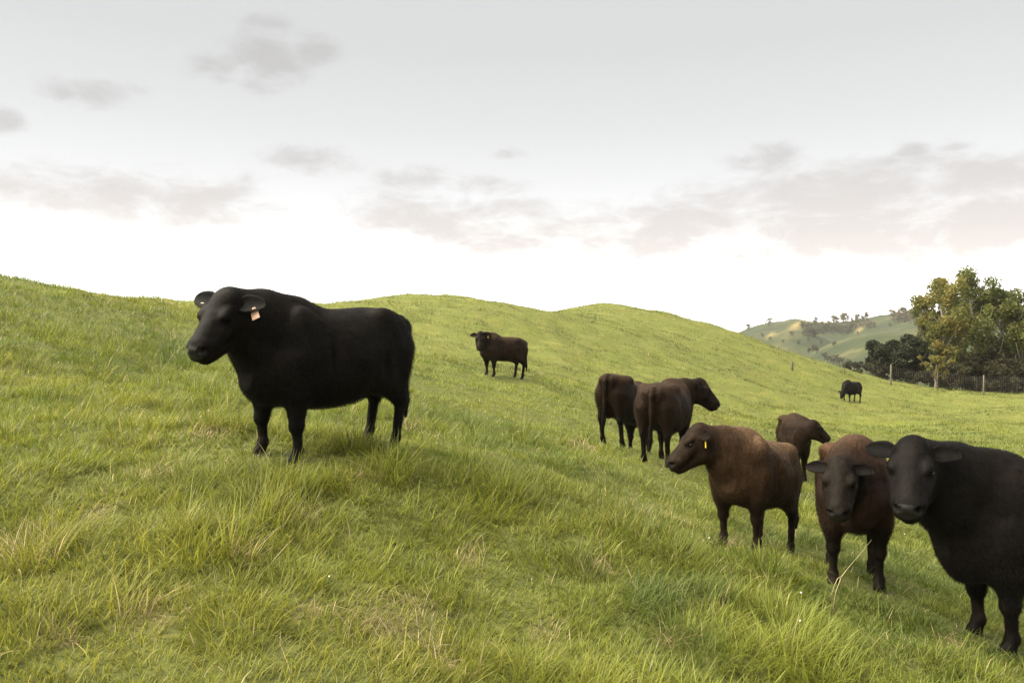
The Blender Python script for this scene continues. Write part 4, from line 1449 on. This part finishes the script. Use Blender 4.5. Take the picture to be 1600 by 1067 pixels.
def build_grass():
    rg = np.random.default_rng(2024)
    N = int(880000 * GRASS)
    rho = lambda yy: np.where(yy < 5.5, 1.0, (5.5 / np.maximum(yy, 5.5)) ** 1.85) * sm(yy, .8, 2.2)
    x, y = scatter(N, rho, 1.0, 92, rg)
    z = H(x, y)
    k = in_view(x, y, z, .10, rg)
    x, y, z = x[k], y[k], z[k]
    straw_tone = dryness(x, y)
    ox, oy, ch, ch2 = clump(x, y, .30, 91)
    n = len(x)
    u = 800 + x / y * FPX
    # long rank tussocks low on the left and in the middle, closer-grazed sward to the right and up the hill
    longm = np.clip(.5 + .9 * fbm(x / 1.7, y / 1.7, 33, 2) + .35 * sm(u, 1000, 200), 0, 1) * (1 - .35 * sm(y, 7, 22))
    bx_, by_, bh, bh2 = clump(x, y, .78, 191)
    big = bh ** 1.5 * np.clip(1.25 - 1.5 * np.hypot(bx_, by_), .25, 1.2)
    clh = (.16 + 1.35 * ch ** 2) * (.62 + .85 * big)
    L = (.060 + .20 * longm * clh) * (.5 + .8 * rg.random(n))
    # trodden shorter round the hooves
    for hx, hy in HOOVES:
        dd_ = (x - hx) ** 2 + (y - hy) ** 2
        L = L * (1 - .5 * np.exp(-dd_ / .42 ** 2))
    L *= 1 + .35 * sm(y, 25, 60)
    W = (.0034 + .0028 * rg.random(n)) + .00060 * np.maximum(y - 3.5, 0)
    tall = rg.random(n) < .03
    L = np.where(tall & (y < 14), L * 1.45 + .06, L)
    W = np.where(tall & (y < 14), W * 1.25, W)
    wind = .28 + .3 * fbm(x / 2.5, y / 2.5, 44, 2)
    wa = fbm(x / 1.3, y / 1.3, 47, 2) * 2.2
    dx = ox * 1.7 + bx_ * 1.0 + wind * np.cos(wa) + rg.normal(size=n) * .8
    dy = oy * 1.7 + by_ * 1.0 - .12 + wind * np.sin(wa) * .8 + rg.normal(size=n) * .8
    a0 = np.clip(.05 + .30 * np.abs(rg.normal(size=n)) + .45 * np.hypot(ox, oy), 0, 1.2)
    curve = .15 + 1.35 * rg.random(n) ** 1.4 * (.5 + longm)
    # colour: fresh green, yellow-green, blue-green tussocks and dead blades
    green = np.array([.100, .144, .022]); lime = np.array([.222, .252, .036]); blue = np.array([.082, .125, .032]); straw = np.array([.39, .34, .17]); gold = np.array([.270, .262, .040])
    m1 = np.clip(.5 + 1.1 * fbm(x / 1.9, y / 1.9, 52, 3) + .55 * (ch2 - .5) + .25 * rg.normal(size=n), 0, 1)[:, None]
    col = green * (1 - m1) + lime * m1
    m2 = sm(fbm(x / 1.1, y / 1.1, 57, 2) + .5 * (ch - .5), .28, .6)[:, None] * .6
    col = col * (1 - m2) + blue * m2
    m3 = (sm(fbm(x / 3.4, y / 3.4, 66, 2) + .22 * rg.normal(size=n) + .12 * sm(u, 900, 100), .28, .7) * .6)[:, None]
    col = col * (1 - m3) + gold * m3
    dead = (rg.random(n) < .022 + .6 * straw_tone)[:, None]
    col = np.where(dead, straw * (.7 + .6 * rg.random(n))[:, None], col)
    col *= (.62 + .76 * rg.random(n))[:, None]
    mott = fbm(x / 1.6, y / .9, 131, 3) + .5 * fbm(x / 6, y / 3, 133, 2)
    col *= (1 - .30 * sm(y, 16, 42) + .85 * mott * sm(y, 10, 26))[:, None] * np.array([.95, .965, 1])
    dry2 = sm(fbm(x / 4.5, y / 2.5, 141, 3) + .25 * sm(y, 44, 60) * sm(x, 8, 18), .22, .55) * sm(y, 14, 30) * .45
    col = col * (1 - dry2[:, None]) + np.array([.24, .21, .07]) * dry2[:, None]
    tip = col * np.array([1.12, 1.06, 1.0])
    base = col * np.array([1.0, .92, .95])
    dd = straw_tone > .55
    L = np.where(dd, L * .8, L)
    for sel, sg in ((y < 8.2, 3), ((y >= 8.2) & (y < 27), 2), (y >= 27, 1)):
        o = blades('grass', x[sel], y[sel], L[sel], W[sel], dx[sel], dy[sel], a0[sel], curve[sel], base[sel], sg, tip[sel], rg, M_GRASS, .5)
        o['kind'] = 'stuff'
    # flattened dead thatch and long pale stems
    n = int(26000 * GRASS)
    x, y = scatter(n * 4, lambda q: np.where(q < 6, 1.0, (6 / np.maximum(q, 6)) ** 1.6), 2.0, 40, rg)
    d = dryness(x, y)
    k = rg.random(len(x)) < d ** 1.5 * .9 + .007
    x, y, d = x[k], y[k], d[k]
    n = len(x)
    ang = rg.random(n) * 6.283 * .35 + fbm(x / .6, y / .6, 88, 2) * 5
    L = .12 + .22 * rg.random(n); W = .0028 + .002 * rg.random(n) + .00045 * np.maximum(y - 3.5, 0)
    a0 = .45 + .75 * rg.random(n); cv = .3 + 1.0 * rg.random(n)
    c = np.array([.34, .27, .14]) * (.6 + .7 * rg.random(n))[:, None] * (1 + .15 * rg.normal(size=(n, 1)) * np.array([[1, .8, .2]]))
    c = np.clip(c, .05, .6)
    o = blades('dry_grass', x, y, L, W, np.cos(ang), np.sin(ang), a0, cv, c, 3, c * 1.1, rg, M_STRAW, .6)
    o['kind'] = 'stuff'

build_grass()


def small_growth():
    rg = np.random.default_rng(5)
    # white clover heads dotted through the sward
    g = Geo()
    pts = [pix(60, 545, 12.0), pix(165, 613, 9.4), pix(28, 546, 12), pix(190, 612, 9.4), pix(565, 712, 7.3), pix(1180, 700, 12)]
    for _ in range(40):
        x, y = scatter(1, lambda q: 1 / q, 3.5, 20, rg)
        pts.append(np.array([x[0], y[0], 0]))
    for p in pts:
        x, y = p[0], p[1]
        if min(math.hypot(x - hx, y - hy) for hx, hy in HOOVES) < .45:
            continue
        z = h1(x, y) + .10 + .06 * rg.random()
        r = .005 + .004 * rg.random()
        n = 6
        ring = [(x + r * math.cos(a) * c, y + r * math.sin(a) * c, z + dz) for c, dz in ((.5, -r * .7), (1, 0), (.6, r * .8)) for a in np.linspace(0, 2 * math.pi, n, endpoint=False)]
        q = [(k * n + j, k * n + (j + 1) % n, (k + 1) * n + (j + 1) % n, (k + 1) * n + j) for k in range(2) for j in range(n)]
        g.add(ring, q, [(12 + 0, 12 + j, 12 + j + 1) for j in range(1, n - 1)])
    o = add_obj('clover_flowers', g.mesh('clover_flowers'), simple_mat('clover_white', (.62, .60, .52), .7, .2))
    o['kind'] = 'stuff'
    # the bleached stalk bent over beside the dark calf
    d = 5.55
    P = [pix(1300, 946, d), pix(1306, 925, d), pix(1315, 900, d), pix(1326, 886, d + .03), pix(1345, 864, d + .06), pix(1362, 843, d + .1)]
    P[0][2] = h1(P[0][0], P[0][1]) - .02
    g = Geo()
    g.tube(P, [.0036, .0034, .0032, .0020, .0015, .0009], 5)
    P2 = [pix(1315, 900, d), pix(1309, 903, d - .02), pix(1303, 916, d - .04), pix(1296, 938, d - .05)]
    g.tube(P2, [.0028, .0024, .002, .0014], 5)
    o = add_obj('dry_stalk', g.mesh('dry_stalk'), simple_mat('bleached_stalk', (.34, .27, .15), .6, .3, 40))
    tag(o, 'bleached bent grass stalk standing in front of the dark calf', 'grass stalk')

small_growth()


# ------------------------------------------------------------------ air between here and the far hills
def build_haze():
    gz = np.array([v.co.z for v in bpy.data.meshes['pasture'].vertices])
    lo, hi = (-1790, -1790, float(gz.min()) - 1.0), (1790, 1790, float(gz.max()) + 12.0)
    co = [(x, y, z) for z in (lo[2], hi[2]) for y in (lo[1], hi[1]) for x in (lo[0], hi[0])]
    q = [(0, 2, 3, 1), (4, 5, 7, 6), (0, 1, 5, 4), (2, 6, 7, 3), (0, 4, 6, 2), (1, 3, 7, 5)]
    me = mesh_np('haze', np.array(co), quads=np.array(q), smooth=False)
    m = bpy.data.materials.new('haze_air')
    m.use_nodes = True
    t = NT(m.node_tree)
    v = t.n('ShaderNodeVolumePrincipled')
    v.inputs['Color'].default_value = (1.0, .985, .96, 1)
    v.inputs['Density'].default_value = HAZE
    v.inputs['Anisotropy'].default_value = 0.2
    o = t.n('ShaderNodeOutputMaterial')
    t.link(v.outputs[0], o.inputs['Volume'])
    ob = add_obj('haze', me, m)
    ob['kind'] = 'stuff'

build_haze()
